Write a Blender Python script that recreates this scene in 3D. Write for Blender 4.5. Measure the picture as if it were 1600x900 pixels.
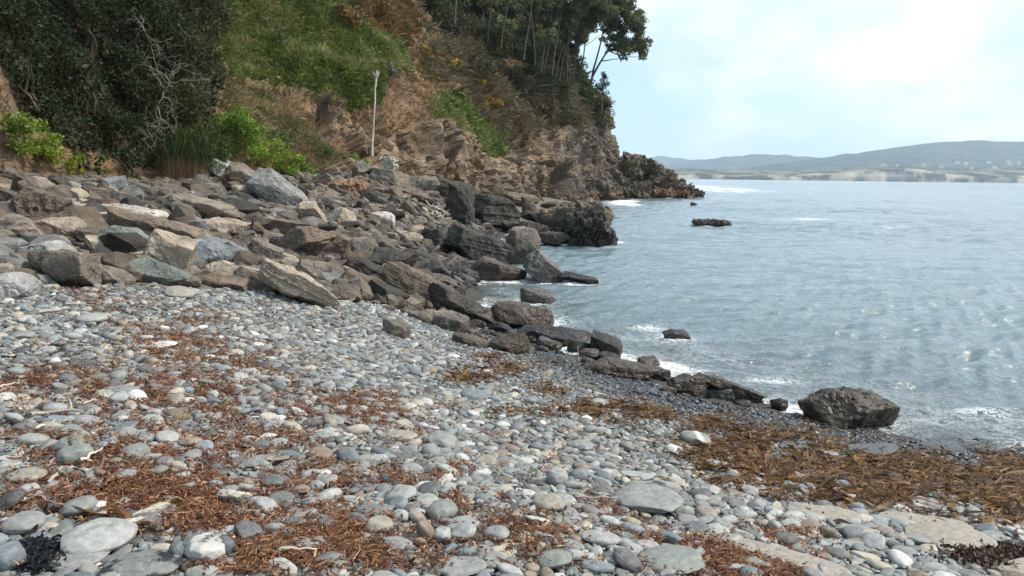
import bpy, bmesh, math, random
import numpy as np
from mathutils import Matrix, Vector
from mathutils.bvhtree import BVHTree

for o in list(bpy.data.objects): bpy.data.objects.remove(o)
SC = bpy.context.scene
COL = SC.collection
R = math.radians
rng = np.random.default_rng(11)
random.seed(5)

# ------------------------------------------------------------------ camera
FPX, EYE = 1155.0, 3.1
PITCH, ROLL = R(8.62), R(0.70)
F0 = np.array([0, math.cos(PITCH), -math.sin(PITCH)])
U0 = np.array([0, math.sin(PITCH), math.cos(PITCH)])
R0 = np.array([1.0, 0, 0])
RR = R0*math.cos(ROLL) + U0*math.sin(ROLL)
UU = U0*math.cos(ROLL) - R0*math.sin(ROLL)
CAMP = np.array([0, 0, EYE])
cd = bpy.data.cameras.new('camera'); cam = bpy.data.objects.new('camera', cd); COL.objects.link(cam)
cd.sensor_width = 36; cd.lens = 36*FPX/1600; cd.clip_start = 0.1; cd.clip_end = 60000
M = Matrix(((RR[0], UU[0], -F0[0], 0), (RR[1], UU[1], -F0[1], 0), (RR[2], UU[2], -F0[2], EYE), (0, 0, 0, 1)))
cam.matrix_world = M
SC.camera = cam

# ------------------------------------------------------------------ light
SUN_AZ, SUN_EL = R(86), R(50)
w = bpy.data.worlds.new("World"); SC.world = w; w.use_nodes = True
nt = w.node_tree; nt.nodes.clear()
def nd(t, **k):
    n = nt.nodes.new(t)
    for a, b in k.items(): setattr(n, a, b)
    return n
out = nd('ShaderNodeOutputWorld'); bg = nd('ShaderNodeBackground'); bg.inputs[1].default_value = 0.12
sky = nd('ShaderNodeTexSky', sky_type='NISHITA', sun_disc=False, sun_elevation=SUN_EL, sun_rotation=SUN_AZ)
sky.air_density = 1.0; sky.dust_density = 1.2; sky.ozone_density = 1.5
tc = nd('ShaderNodeTexCoord'); sep = nd('ShaderNodeSeparateXYZ'); nt.links.new(tc.outputs['Generated'], sep.inputs[0])
# cloud layer coordinates: direction projected on a high plane
add = nd('ShaderNodeMath', operation='ADD'); add.inputs[1].default_value = 0.42; nt.links.new(sep.outputs[2], add.inputs[0])
mx = nd('ShaderNodeMath', operation='MAXIMUM'); mx.inputs[1].default_value = 0.05; nt.links.new(add.outputs[0], mx.inputs[0])
dv = nd('ShaderNodeVectorMath', operation='DIVIDE'); cmb = nd('ShaderNodeCombineXYZ')
for i in range(3): nt.links.new(mx.outputs[0], cmb.inputs[i])
nt.links.new(tc.outputs['Generated'], dv.inputs[0]); nt.links.new(cmb.outputs[0], dv.inputs[1])
mp = nd('ShaderNodeMapping'); mp.inputs['Scale'].default_value = (1.5, 1.2, 1.9); mp.inputs['Location'].default_value = (3.1, 0.4, 0)
nt.links.new(dv.outputs[0], mp.inputs[0])
nz = nd('ShaderNodeTexNoise'); nz.inputs['Scale'].default_value = 1.5; nz.inputs['Detail'].default_value = 7; nz.inputs['Roughness'].default_value = 0.5
nt.links.new(mp.outputs[0], nz.inputs['Vector'])
# more cloud towards the sun side (east of the view)
xs = nd('ShaderNodeMath', operation='MULTIPLY_ADD'); xs.inputs[1].default_value = 0.42; xs.inputs[2].default_value = -0.06
nt.links.new(sep.outputs[0], xs.inputs[0])
sm = nd('ShaderNodeMath', operation='ADD'); nt.links.new(nz.outputs[0], sm.inputs[0]); nt.links.new(xs.outputs[0], sm.inputs[1])
cr = nd('ShaderNodeMapRange', interpolation_type='SMOOTHSTEP'); cr.inputs[1].default_value = 0.43; cr.inputs[2].default_value = 0.66
cr.inputs[4].default_value = 0.9
nt.links.new(sm.outputs[0], cr.inputs[0])
# cloud shading: thick parts a little greyer
nz2 = nd('ShaderNodeTexNoise'); nz2.inputs['Scale'].default_value = 2.2; nz2.inputs['Detail'].default_value = 4
nt.links.new(mp.outputs[0], nz2.inputs['Vector'])
crc = nd('ShaderNodeMix', data_type='RGBA')
crc.inputs[6].default_value = (5.3, 6.4, 7.4, 1); crc.inputs[7].default_value = (7.7, 8.2, 8.6, 1)
cr2 = nd('ShaderNodeMapRange'); cr2.inputs[1].default_value = 0.36; cr2.inputs[2].default_value = 0.56
nt.links.new(nz2.outputs[0], cr2.inputs[0]); nt.links.new(cr2.outputs[0], crc.inputs[0])
# thin veil over the clear sky
veil = nd('ShaderNodeMix', data_type='RGBA'); veil.inputs[0].default_value = 0.75; veil.inputs[7].default_value = (4.4, 6.4, 7.8, 1)
nt.links.new(sky.outputs[0], veil.inputs[6])
mixc = nd('ShaderNodeMix', data_type='RGBA')
nt.links.new(cr.outputs[0], mixc.inputs[0]); nt.links.new(veil.outputs[2], mixc.inputs[6]); nt.links.new(crc.outputs[2], mixc.inputs[7])
nt.links.new(mixc.outputs[2], bg.inputs[0]); nt.links.new(bg.outputs[0], out.inputs[0])

sl = bpy.data.lights.new('sun', 'SUN'); sl.energy = 4.0; sl.angle = R(9); sl.color = (1, 0.90, 0.77)
so = bpy.data.objects.new('sun', sl); COL.objects.link(so)
sdir = Vector((math.sin(SUN_AZ)*math.cos(SUN_EL), math.cos(SUN_AZ)*math.cos(SUN_EL), math.sin(SUN_EL)))
so.rotation_euler = sdir.to_track_quat('Z', 'Y').to_euler()

SC.view_settings.view_transform = 'Standard'; SC.view_settings.look = 'None'
SC.view_settings.exposure = 0.32; SC.view_settings.gamma = 1; SC.view_settings.use_curve_mapping = False
SC.render.engine = 'CYCLES'
SC.cycles.use_denoising = True
SC.cycles.max_bounces = 6; SC.cycles.diffuse_bounces = 3; SC.cycles.glossy_bounces = 3
SC.cycles.transparent_max_bounces = 12; SC.cycles.transmission_bounces = 3; SC.cycles.volume_bounces = 1
SC.cycles.caustics_reflective = False; SC.cycles.caustics_refractive = False
SC.cycles.use_adaptive_sampling = True; SC.cycles.adaptive_threshold = 0.02

# ------------------------------------------------------------------ helpers
def ray(px, py):
    d = F0*FPX + RR*(px-800) + UU*(450-py)
    return d/np.linalg.norm(d)
def at(px, py, depth):
    d = F0*FPX + RR*(px-800) + UU*(450-py)
    return CAMP + d*(depth/d[1])
def at_z(px, py, z):
    d = F0*FPX + RR*(px-800) + UU*(450-py)
    return CAMP + d*((z-EYE)/d[2])
def proj(P):
    Q = np.atleast_2d(P) - CAMP
    dep = Q@F0; dep = np.where(dep < 0.05, 0.05, dep)
    return 800 + FPX*(Q@RR)/dep, 450 - FPX*(Q@UU)/dep, dep

def _h(ix, iy, iz, seed):
    n = (ix.astype(np.int64)*374761393 + iy.astype(np.int64)*668265263 + iz.astype(np.int64)*2147483647 + seed*974634777) & 0xffffffff
    n = ((n ^ (n >> 13))*1274126177) & 0xffffffff
    n = ((n ^ (n >> 16))*2246822519) & 0xffffffff
    return (n ^ (n >> 15)).astype(np.float64)/4294967295.0
def vnoise(P, seed=0):
    P = np.asarray(P, float); i = np.floor(P).astype(np.int64); f = P-i; f = f*f*(3-2*f)
    r = 0
    for dx in (0, 1):
        wx = f[:, 0] if dx else 1-f[:, 0]
        for dy in (0, 1):
            wy = f[:, 1] if dy else 1-f[:, 1]
            for dz in (0, 1):
                wz = f[:, 2] if dz else 1-f[:, 2]
                r = r + wx*wy*wz*_h(i[:, 0]+dx, i[:, 1]+dy, i[:, 2]+dz, seed)
    return r*2-1
def fbm(P, oct=4, seed=0, gain=0.5):
    a, r, P = 1.0, 0, np.asarray(P, float)
    for k in range(oct):
        r = r + a*vnoise(P, seed+k); P = P*2.03+7.1; a *= gain
    return r
def ridged(P, oct=4, seed=0):
    a, r, P = 1.0, 0, np.asarray(P, float)
    for k in range(oct):
        r = r + a*(1-2*np.abs(vnoise(P, seed+k))); P = P*2.1+3.3; a *= 0.5
    return r
def facets(P, seed=0, tilt=1.0):
    """broken-rock relief: each Voronoi cell is one tilted flat face"""
    P = np.asarray(P, float); b0 = np.floor(P).astype(np.int64); best = np.full(len(P), 1e9); out_ = np.zeros(len(P))
    for dx in (-1, 0, 1):
        for dy in (-1, 0, 1):
            for dz in (-1, 0, 1):
                i = b0+[dx, dy, dz]; c = i+np.stack([_h(i[:, 0], i[:, 1], i[:, 2], seed+k) for k in range(3)], 1)
                d = ((P-c)**2).sum(1); m = d < best; best[m] = d[m]; im = i[m]
                n_ = np.stack([_h(im[:, 0], im[:, 1], im[:, 2], seed+5+k) for k in range(3)], 1)-.5
                out_[m] = (_h(im[:, 0], im[:, 1], im[:, 2], seed+9)-.5)*.8+tilt*((P[m]-c[m])*n_).sum(1)*1.3
    return out_
def inpoly(x, y, poly):
    x = np.asarray(x, float); y = np.asarray(y, float); c = np.zeros(x.shape, bool); n = len(poly)
    for i in range(n):
        x1, y1 = poly[i]; x2, y2 = poly[(i+1) % n]
        if y1 == y2: continue
        m = ((y1 > y) != (y2 > y)) & (x < (x2-x1)*(y-y1)/(y2-y1)+x1)
        c ^= m
    return c

def mk(name, V, Fc, mat, col=None, smooth=True, parent=None, attrs=None):
    """one mesh object from numpy arrays (Fc: n x k faces)"""
    V = np.asarray(V, np.float32); Fc = np.asarray(Fc, np.int32)
    me = bpy.data.meshes.new(name)
    me.vertices.add(len(V)); me.vertices.foreach_set('co', V.ravel())
    k = Fc.shape[1]; me.loops.add(Fc.size); me.loops.foreach_set('vertex_index', Fc.ravel())
    me.polygons.add(len(Fc)); me.polygons.foreach_set('loop_start', np.arange(0, Fc.size, k, dtype=np.int32))
    me.update(calc_edges=True)
    me.polygons.foreach_set('use_smooth', np.full(len(Fc), bool(smooth)))
    if col is not None:
        c = np.ones((len(V), 4), np.float32); c[:, :3] = col
        a = me.color_attributes.new('col', 'FLOAT_COLOR', 'POINT'); a.data.foreach_set('color', c.ravel())
    for an, av in (attrs or {}).items():
        a = me.attributes.new(an, 'FLOAT', 'POINT'); a.data.foreach_set('value', np.asarray(av, np.float32))
    me.materials.append(mat)
    o = bpy.data.objects.new(name, me); COL.objects.link(o)
    if parent is not None: o.parent = parent
    return o
def tag(o, label=None, cat=None, group=None, kind=None):
    if label: o['label'] = label
    if cat: o['category'] = cat
    if group: o['group'] = group
    if kind: o['kind'] = kind
    return o
def empty(name, loc):
    o = bpy.data.objects.new(name, None); COL.objects.link(o); o.location = loc; o.empty_display_size = .1
    return o
_ico = {}
def ico(n):
    if n not in _ico:
        bm = bmesh.new(); bmesh.ops.create_icosphere(bm, subdivisions=n, radius=1)
        V = np.array([v.co[:] for v in bm.verts]); Fc = np.array([[v.index for v in f.verts] for f in bm.faces]); bm.free()
        V /= np.linalg.norm(V, axis=1)[:, None]; _ico[n] = (V, Fc)
    return _ico[n]
def rotm(ax, a):
    return np.array(Matrix.Rotation(a, 3, ax))
def tubes(paths, seg=6):
    """paths: list of (points nx3, radii n) -> V,F"""
    Vs, Fs, b = [], [], 0
    for P, r in paths:
        P = np.asarray(P, float); r = np.asarray(r, float); n = len(P)
        T = np.gradient(P, axis=0); T /= np.linalg.norm(T, axis=1)[:, None]+1e-9
        up = np.array([0.13, 0.31, 0.94]); A = np.cross(T, up); A /= np.linalg.norm(A, axis=1)[:, None]+1e-9; B = np.cross(T, A)
        th = np.arange(seg)*2*math.pi/seg
        ring = P[:, None, :] + r[:, None, None]*(np.cos(th)[None, :, None]*A[:, None, :]+np.sin(th)[None, :, None]*B[:, None, :])
        Vs.append(ring.reshape(-1, 3))
        for i in range(n-1):
            for j in range(seg):
                j2 = (j+1) % seg
                Fs.append((b+i*seg+j, b+i*seg+j2, b+(i+1)*seg+j2, b+(i+1)*seg+j))
        b += n*seg
    return np.vstack(Vs), np.array(Fs)

# ------------------------------------------------------------------ materials
def newmat(name):
    m = bpy.data.materials.new(name); m.use_nodes = True; n = m.node_tree; n.nodes.clear(); return m, n
class NB:
    def __init__(s, n): s.n = n
    def __call__(s, t, inp=None, **k):
        x = s.n.nodes.new(t)
        for a, b in k.items(): setattr(x, a, b)
        for a, b in (inp or {}).items():
            if hasattr(b, 'is_output') or isinstance(b, bpy.types.NodeSocket): s.n.links.new(b, x.inputs[a])
            else: x.inputs[a].default_value = b
        return x
def tuple2(N, P, scale):
    w_ = N('ShaderNodeTexNoise', {'Vector': P, 'Scale': 3/scale, 'Detail': 3.0}); a_ = N('ShaderNodeVectorMath', {0: w_.outputs['Color'], 3: .5*scale}, operation='SCALE')
    b_ = N('ShaderNodeVectorMath', {0: P, 1: a_.outputs[0]}, operation='ADD')
    return N('ShaderNodeMapping', {0: b_.outputs[0], 'Scale': (2.2/scale, 2.2/scale, 5/scale)}).outputs[0]
def rock_material(name, scale=1.0, strata=True, rough=0.85, bump=0.5, wet=True, spec=0.35, cracks=True, contrast=0.5, smap=(1.6, 1.6, 17)):
    m, n = newmat(name); N = NB(n)
    at_ = N('ShaderNodeAttribute', attribute_name='col'); tc = N('ShaderNodeTexCoord'); geo = N('ShaderNodeNewGeometry')
    oi = N('ShaderNodeObjectInfo')
    off = N('ShaderNodeVectorMath', {0: tc.outputs['Object'], 1: oi.outputs['Random']}, operation='ADD')
    P = off.outputs[0]
    n1 = N('ShaderNodeTexNoise', {'Vector': P, 'Scale': 2.2/scale, 'Detail': 8.0, 'Roughness': .65})
    mp = N('ShaderNodeMapping', {0: P, 'Scale': tuple(q_/scale for q_ in smap)})
    n2 = N('ShaderNodeTexNoise', {'Vector': mp.outputs[0], 'Scale': 1.0, 'Detail': 6.0, 'Roughness': .6, 'Distortion': .6})
    n3 = N('ShaderNodeTexNoise', {'Vector': P, 'Scale': 28/scale, 'Detail': 5.0, 'Roughness': .7})
    s1 = N('ShaderNodeMapRange', {0: n1.outputs[0], 1: .3, 2: .7, 3: 1-contrast, 4: 1+contrast*.8})
    s2 = N('ShaderNodeMapRange', {0: n2.outputs[0], 1: .3, 2: .7, 3: .87 if strata else .95, 4: 1.12 if strata else 1.05})
    s3 = N('ShaderNodeMapRange', {0: n3.outputs[0], 1: .3, 2: .7, 3: .8, 4: 1.2})
    m1 = N('ShaderNodeMath', {0: s1.outputs[0], 1: s2.outputs[0]}, operation='MULTIPLY')
    m2 = N('ShaderNodeMath', {0: m1.outputs[0], 1: s3.outputs[0]}, operation='MULTIPLY')
    c1 = N('ShaderNodeVectorMath', {0: at_.outputs['Color'], 3: m2.outputs[0]}, operation='SCALE')
    # rusty / ochre mineral stains
    n4 = N('ShaderNodeTexNoise', {'Vector': P, 'Scale': 1.3/scale, 'Detail': 5.0})
    st = N('ShaderNodeMapRange', {0: n4.outputs[0], 1: .54, 2: .74, 3: 0.0, 4: .35})
    tint = N('ShaderNodeVectorMath', {0: c1.outputs[0], 1: (1.2, .93, .66)}, operation='MULTIPLY')
    mx = N('ShaderNodeMix', {0: st.outputs[0], 6: c1.outputs[0], 7: tint.outputs[0]}, data_type='RGBA')
    colr = mx.outputs[2]; rg = rough
    if wet:
        sp = N('ShaderNodeSeparateXYZ', {0: geo.outputs['Position']})
        nw = N('ShaderNodeTexNoise', {'Vector': geo.outputs['Position'], 'Scale': 1.2, 'Detail': 3.0})
        zz = N('ShaderNodeMath', {0: nw.outputs[0], 1: -.5, 2: sp.outputs[2]}, operation='MULTIPLY_ADD')
        wv = N('ShaderNodeMapRange', {0: zz.outputs[0], 1: .15, 2: .9, 3: 1.0, 4: 0.0})
        dk = N('ShaderNodeVectorMath', {0: colr, 1: (.42, .40, .38)}, operation='MULTIPLY')
        mw = N('ShaderNodeMix', {0: wv.outputs[0], 6: colr, 7: dk.outputs[0]}, data_type='RGBA'); colr = mw.outputs[2]
        rw = N('ShaderNodeMapRange', {0: wv.outputs[0], 3: rough, 4: .42}); rg = rw.outputs[0]
    h1 = N('ShaderNodeMath', {0: n2.outputs[0], 1: .4 if strata else 0.1}, operation='MULTIPLY')
    h2 = N('ShaderNodeMath', {0: n3.outputs[0], 1: .35, 2: h1.outputs[0]}, operation='MULTIPLY_ADD')
    hh = h2.outputs[0]
    if cracks:
        vo = N('ShaderNodeTexVoronoi', {'Vector': tuple2(N, P, scale), 'Scale': 1.0, 'Randomness': 1.0}, feature='DISTANCE_TO_EDGE')
        ck = N('ShaderNodeMapRange', {0: vo.outputs[0], 1: 0.0, 2: .06, 3: -.75, 4: 0.0})
        h3 = N('ShaderNodeMath', {0: ck.outputs[0], 1: hh}, operation='ADD'); hh = h3.outputs[0]
    bp = N('ShaderNodeBump', {'Strength': bump, 'Distance': .06*scale, 'Height': hh})
    b = N('ShaderNodeBsdfPrincipled', {'Base Color': colr, 'Roughness': rg, 'Normal': bp.outputs[0], 'Specular IOR Level': spec})
    o = N('ShaderNodeOutputMaterial', {0: b.outputs[0]})
    return m
def pebble_material(name, scale=1.0, rough=.6, marks=.35):
    m, n = newmat(name); N = NB(n)
    at_ = N('ShaderNodeAttribute', attribute_name='col'); geo = N('ShaderNodeNewGeometry'); wa = N('ShaderNodeAttribute', attribute_name='wet')
    P = geo.outputs['Position']
    n1 = N('ShaderNodeTexNoise', {'Vector': P, 'Scale': 24.0, 'Detail': 6.0, 'Roughness': .7})
    n3 = N('ShaderNodeTexNoise', {'Vector': P, 'Scale': 160.0, 'Detail': 3.0, 'Roughness': .7})
    s1 = N('ShaderNodeMapRange', {0: n1.outputs[0], 1: .3, 2: .7, 3: 1-marks, 4: 1+marks*.8})
    s3 = N('ShaderNodeMapRange', {0: n3.outputs[0], 1: .3, 2: .7, 3: .85, 4: 1.15})
    m2 = N('ShaderNodeMath', {0: s1.outputs[0], 1: s3.outputs[0]}, operation='MULTIPLY')
    c1 = N('ShaderNodeVectorMath', {0: at_.outputs['Color'], 3: m2.outputs[0]}, operation='SCALE')
    # thin quartz veins, on some stones only
    mpv = N('ShaderNodeMapping', {0: P, 'Rotation': (.5, .8, .3), 'Scale': (1, 1, 2.2)})
    vn = N('ShaderNodeTexNoise', {'Vector': mpv.outputs[0], 'Scale': 7.0, 'Detail': 3.0, 'Distortion': 1.2})
    va = N('ShaderNodeMath', {0: vn.outputs[0], 1: -.5}, operation='ADD'); vb = N('ShaderNodeMath', {0: va.outputs[0]}, operation='ABSOLUTE')
    vc = N('ShaderNodeMapRange', {0: vb.outputs[0], 1: 0.0, 2: .010, 3: .26, 4: 0.0})
    vv = N('ShaderNodeMix', {0: vc.outputs[0], 6: c1.outputs[0], 7: (.55, .55, .52, 1)}, data_type='RGBA')
    dk = N('ShaderNodeVectorMath', {0: vv.outputs[2], 1: (.28, .30, .33)}, operation='MULTIPLY')
    mw = N('ShaderNodeMix', {0: wa.outputs['Fac'], 6: vv.outputs[2], 7: dk.outputs[0]}, data_type='RGBA')
    rw = N('ShaderNodeMapRange', {0: wa.outputs['Fac'], 3: rough, 4: .27})
    bp = N('ShaderNodeBump', {'Strength': .35, 'Distance': .006, 'Height': n1.outputs[0]})
    b = N('ShaderNodeBsdfPrincipled', {'Base Color': mw.outputs[2], 'Roughness': rw.outputs[0], 'Normal': bp.outputs[0], 'Specular IOR Level': .4})
    N('ShaderNodeOutputMaterial', {0: b.outputs[0]})
    return m
def leaf_material(name, trans=.3, rough=.6, spec=.25):
    m, n = newmat(name); N = NB(n)
    a = N('ShaderNodeAttribute', attribute_name='col')
    b = N('ShaderNodeBsdfPrincipled', {'Base Color': a.outputs['Color'], 'Roughness': rough, 'Specular IOR Level': spec})
    t = N('ShaderNodeBsdfTranslucent', {0: a.outputs['Color']})
    x = N('ShaderNodeMixShader', {0: trans, 1: b.outputs[0], 2: t.outputs[0]})
    N('ShaderNodeOutputMaterial', {0: x.outputs[0]})
    return m
MROCK = rock_material('boulder_rock')
MCLIFF = rock_material('cliff_rock', scale=2.6, strata=True, bump=.6, contrast=.4, smap=(5, 4, 2.4))
MPEB = pebble_material('pebble_stone')
MLEAF = leaf_material('leaf')
MWRACK = leaf_material('dry_wrack', .2, .7, .2)
MKELP = leaf_material('wet_kelp', .25, .5, .25)
MBARK = rock_material('bark', scale=.6, strata=False, bump=.5, wet=False, cracks=False)
# ------------------------------------------------------------------ terrain
CP = []
for px, py, z in [(0,900,1.6),(400,900,1.55),(800,900,1.45),(1200,900,1.25),(1600,900,1.05),(0,700,1.65),(400,700,1.5),(800,700,1.15),
                  (1200,720,.62),(1200,636,0),(1400,680,0),(1600,702,0),(1600,780,.5),(1000,574,0),(1000,620,.42),(0,550,1.72),(0,455,1.8),
                  (200,440,1.68),(400,440,1.4),(500,500,1.2),(400,560,1.4),(600,560,1.02),(800,590,.68),(650,490,.72),(700,520,.62),
                  (750,498,0.05),(870,545,0.03),(735,450,0),(700,400,.05),(790,365,0.02),(850,345,0),(930,321,0),(1000,316,-.4),(1100,306,-.8)]:
    CP.append(at_z(px, py, z))
for px, py, dep in [(0,272,20),(0,350,13),(200,284,24.5),(200,380,12.5),(400,290,29),(400,380,17),(600,268,42),(560,400,19),(650,350,30),
                    (700,300,48),(740,345,40),(800,325,58),(500,320,26),(300,330,18),(0,300,17)]:
    CP.append(at(px, py, dep))
CP += [np.array(p, float) for p in [(-6,1,1.75),(0,0,1.5),(5,0,1.2),(8,2,.5),(11,1,-.2),(-9,4,1.85),(-12,8,2.4),(-14,14,3.1),(-16,30,4),(-16,50,5),(-9,60,4),
        (4,14,-.45),(8,10,-.5),(3,22,-.9),(12,12,-1.0),(10,25,-1.6),(3,40,-1.4),(20,60,-3),(12,90,-2),(30,30,-3),(30,5,-2.5),(40,100,-4),(25,-10,-2),(0,-10,1.4),(-10,-10,2),(60,20,-5),(30,130,-3)]]
CP = np.array(CP)
C2 = 1.0
def _phi(A, B):
    d = A[:, None, :2]-B[None, :, :2]; return np.sqrt((d**2).sum(-1)+C2)
_K = _phi(CP, CP)+np.eye(len(CP))*-0.02; _pp = np.c_[np.ones(len(CP)), CP[:, :2]]
_S = np.block([[_K, _pp], [_pp.T, np.zeros((3, 3))]]); _W = np.linalg.solve(_S, np.r_[CP[:, 2], 0, 0, 0])
def ground(XY):
    XY = np.atleast_2d(XY)[:, :2]; r = np.empty(len(XY))
    for i in range(0, len(XY), 40000):
        q = XY[i:i+40000]; r[i:i+40000] = _phi(q, CP)@_W[:-3] + _W[-3] + q@_W[-2:]
    r = r + 0.035*fbm(np.c_[XY*0.9, np.zeros(len(XY))], 3, 5)
    return np.clip(r, -5, 6)
_T = np.geomspace(2.0, 260, 420)
def hit(px, py):
    """point where the view ray meets the beach"""
    d = F0*FPX + RR*(px-800) + UU*(450-py); d = d/d[1]
    P = CAMP + _T[:, None]*d
    g = ground(P) - P[:, 2]; k = np.argmax(g > 0)
    if g[k] <= 0: return None
    if k == 0: return P[0]
    a = g[k-1]/(g[k-1]-g[k]); return P[k-1]+(P[k]-P[k-1])*a
def hits(PX, PY):
    D = F0*FPX + RR*(np.asarray(PX, float)[:, None]-800) + UU*(450-np.asarray(PY, float)[:, None]); D = D/D[:, 1:2]
    T = np.geomspace(2.0, 120, 160); n = len(D); lo = np.full(n, 2.0); res = np.full(n, np.nan); prev = np.full(n, -9.0)
    for t in T:
        P = CAMP + t*D; g = ground(P)-P[:, 2]; m = np.isnan(res) & (g > 0)
        a = np.where(g-prev != 0, -prev/(g-prev+1e-9), 0); tt = lo+(t-lo)*np.clip(a, 0, 1); res[m] = tt[m]; prev = g; lo = np.full(n, t)
    P = CAMP + np.nan_to_num(res)[:, None]*D
    return P, ~np.isnan(res)

def grid_axis(a, b, fine_a, fine_b, fs, growth=1.06, ms=6):
    x = list(np.arange(fine_a, fine_b, fs)); s = fs; v = x[0]; L = []
    while v > a: s = min(s*growth, ms); v -= s; L.append(v)
    s = fs; v = x[-1]; Rr = []
    while v < b: s = min(s*growth, ms); v += s; Rr.append(v)
    return np.array(L[::-1]+x+Rr)
gx = grid_axis(-60, 200, -12, 9, .09); gy = grid_axis(-30, 260, 2, 24, .09)
X, Y = np.meshgrid(gx, gy); XY = np.c_[X.ravel(), Y.ravel()]
Z = ground(XY) + 0.02*fbm(np.c_[XY*6, np.zeros(len(XY))], 3, 9)
nx, ny = len(gx), len(gy)
I = np.arange(nx*ny).reshape(ny, nx)
Fq = np.stack([I[:-1, :-1], I[:-1, 1:], I[1:, 1:], I[1:, :-1]], -1).reshape(-1, 4)
mG, n = newmat('beach_gravel'); N = NB(n)
g = N('ShaderNodeNewGeometry'); v1 = N('ShaderNodeTexVoronoi', {'Vector': g.outputs['Position'], 'Scale': 34.0})
v2 = N('ShaderNodeTexNoise', {'Vector': g.outputs['Position'], 'Scale': 1.5, 'Detail': 5.0})
cr_ = N('ShaderNodeMix', {0: v2.outputs[0], 6: (.10, .095, .085, 1), 7: (.17, .14, .11, 1)}, data_type='RGBA')
hs = N('ShaderNodeHueSaturation', {'Color': cr_.outputs[2], 'Value': 1.0, 'Saturation': .8})
mr = N('ShaderNodeMapRange', {0: v1.outputs['Color'], 3: .5, 4: 1.5}); n.links.new(mr.outputs[0], hs.inputs['Value'])
sp = N('ShaderNodeSeparateXYZ', {0: g.outputs['Position']})
wv = N('ShaderNodeMapRange', {0: sp.outputs[2], 1: .1, 2: .5, 3: .35, 4: 1.0})
sc_ = N('ShaderNodeVectorMath', {0: hs.outputs[0], 3: wv.outputs[0]}, operation='SCALE')
bp = N('ShaderNodeBump', {'Strength': .9, 'Distance': .02, 'Height': v1.outputs['Distance']}); bp.invert = True
b = N('ShaderNodeBsdfPrincipled', {'Base Color': sc_.outputs[0], 'Roughness': .85, 'Normal': bp.outputs[0]}); N('ShaderNodeOutputMaterial', {0: b.outputs[0]})
beach = tag(mk('beach', np.c_[XY, Z], Fq, mG), kind='structure')

# ------------------------------------------------------------------ headland slope
BP = [(-14,-20,3.4),(-14.5,5,3.5)]
for px, dep, z in [(0,18.5,2.9),(200,25,2.8),(400,30,2.6),(500,36,2.9),(600,42,2.9),(700,50,1.9),(800,64,.6),(870,84,-.3),(930,98,-.5),(974,110,-.6)]:
    p = at(px, 300, dep); BP.append((p[0], p[1], z))
BP += [(20.6,118,-.8),(20,126,-.8),(12,132,-1),(0,140,-1),(-20,150,-1)]
BP = np.array(BP)
# spine points the profile climbs towards
SP = BP[:, :2] + np.array([-60, 12]); nb = len(BP)
SP[-8:] = [(-45,84),(-30,100),(-22,112),(-18,120),(-16,124),(-18,126),(-24,128),(-34,135)]
PR = []   # (r,z) profiles per base point
left = [(0,0),(.6,1.5),(2.5,5.5),(9,14),(40,36),(60,44)]
mid = [(0,0),(.8,1.2),(3,3.6),(12,12.5),(40,36),(60,44)]
mid2 = [(0,0),(.9,2.6),(3,5.2),(12,14),(40,37),(60,44)]
cl = [(0,0),(1.8,6),(4,9),(12,18.5),(32,38),(60,44)]
tip = [(0,0),(3.2,5.5),(5,11.5),(8,18),(13,24),(45,34)]
PR = [left]*4+[left, mid, mid2, cl, cl, cl, tip, tip]+[tip]*(nb-12)
cum = np.r_[0, np.cumsum(np.linalg.norm(np.diff(BP[:, :2], axis=0), axis=1))]
# denser columns in the part in view
sv = np.r_[np.arange(0, cum[2], 1.2), np.arange(cum[2], cum[6], .17), np.arange(cum[6], cum[12], .24), np.arange(cum[12], cum[-1], 1.5)]
def interp(arr): return np.stack([np.interp(sv, cum, arr[:, k]) for k in range(arr.shape[1])], 1)
def smooth1(A, n=5):
    for _ in range(n): A[1:-1] = (A[:-2]+2*A[1:-1]+A[2:])/4
    return A
Bs = smooth1(interp(BP), 60); Ss = smooth1(interp(SP), 60)
Rk = np.array([[q[0] for q in p] for p in PR], float); Zk = np.array([[q[1] for q in p] for p in PR], float)
Rs, Zs = smooth1(interp(Rk), 60), smooth1(interp(Zk), 60)
NT = 330
tt = np.linspace(0, 1, NT)**1.5*5       # knot parameter: finer low down
k0 = np.minimum(tt.astype(int), 4); fr = tt-k0
rr = Rs[:, k0]*(1-fr)+Rs[:, k0+1]*fr; zz = Zs[:, k0]*(1-fr)+Zs[:, k0+1]*fr
for _ in range(8): rr[:, 1:-1] = (rr[:, :-2]+2*rr[:, 1:-1]+rr[:, 2:])/4; zz[:, 1:-1] = (zz[:, :-2]+2*zz[:, 1:-1]+zz[:, 2:])/4
dS = Ss-Bs[:, :2]; L = np.linalg.norm(dS, axis=1); dS /= L[:, None]
rr = np.minimum(rr, L[:, None]*.98)
CX = Bs[:, 0:1]+dS[:, 0:1]*rr; CY = Bs[:, 1:2]+dS[:, 1:2]*rr; CZ = Bs[:, 2:3]+zz-.6*np.exp(-rr)
CV = np.stack([CX, CY, CZ], -1)
def gnorm(G):
    a = np.gradient(G, axis=0); b_ = np.gradient(G, axis=1); n_ = np.cross(a, b_); n_ /= np.linalg.norm(n_, axis=2)[..., None]+1e-9; return n_
CN = gnorm(CV)
if CN[len(sv)//2, NT//3, 0] < 0: CN = -CN
fl = CV.reshape(-1, 3)
zpx, zpy, _ = proj(fl)
wx = 9*fbm(fl*.5, 3, 21); wy = 7*fbm(fl*.5, 3, 31)
ZX, ZY = zpx+wx, zpy+wy
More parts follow.
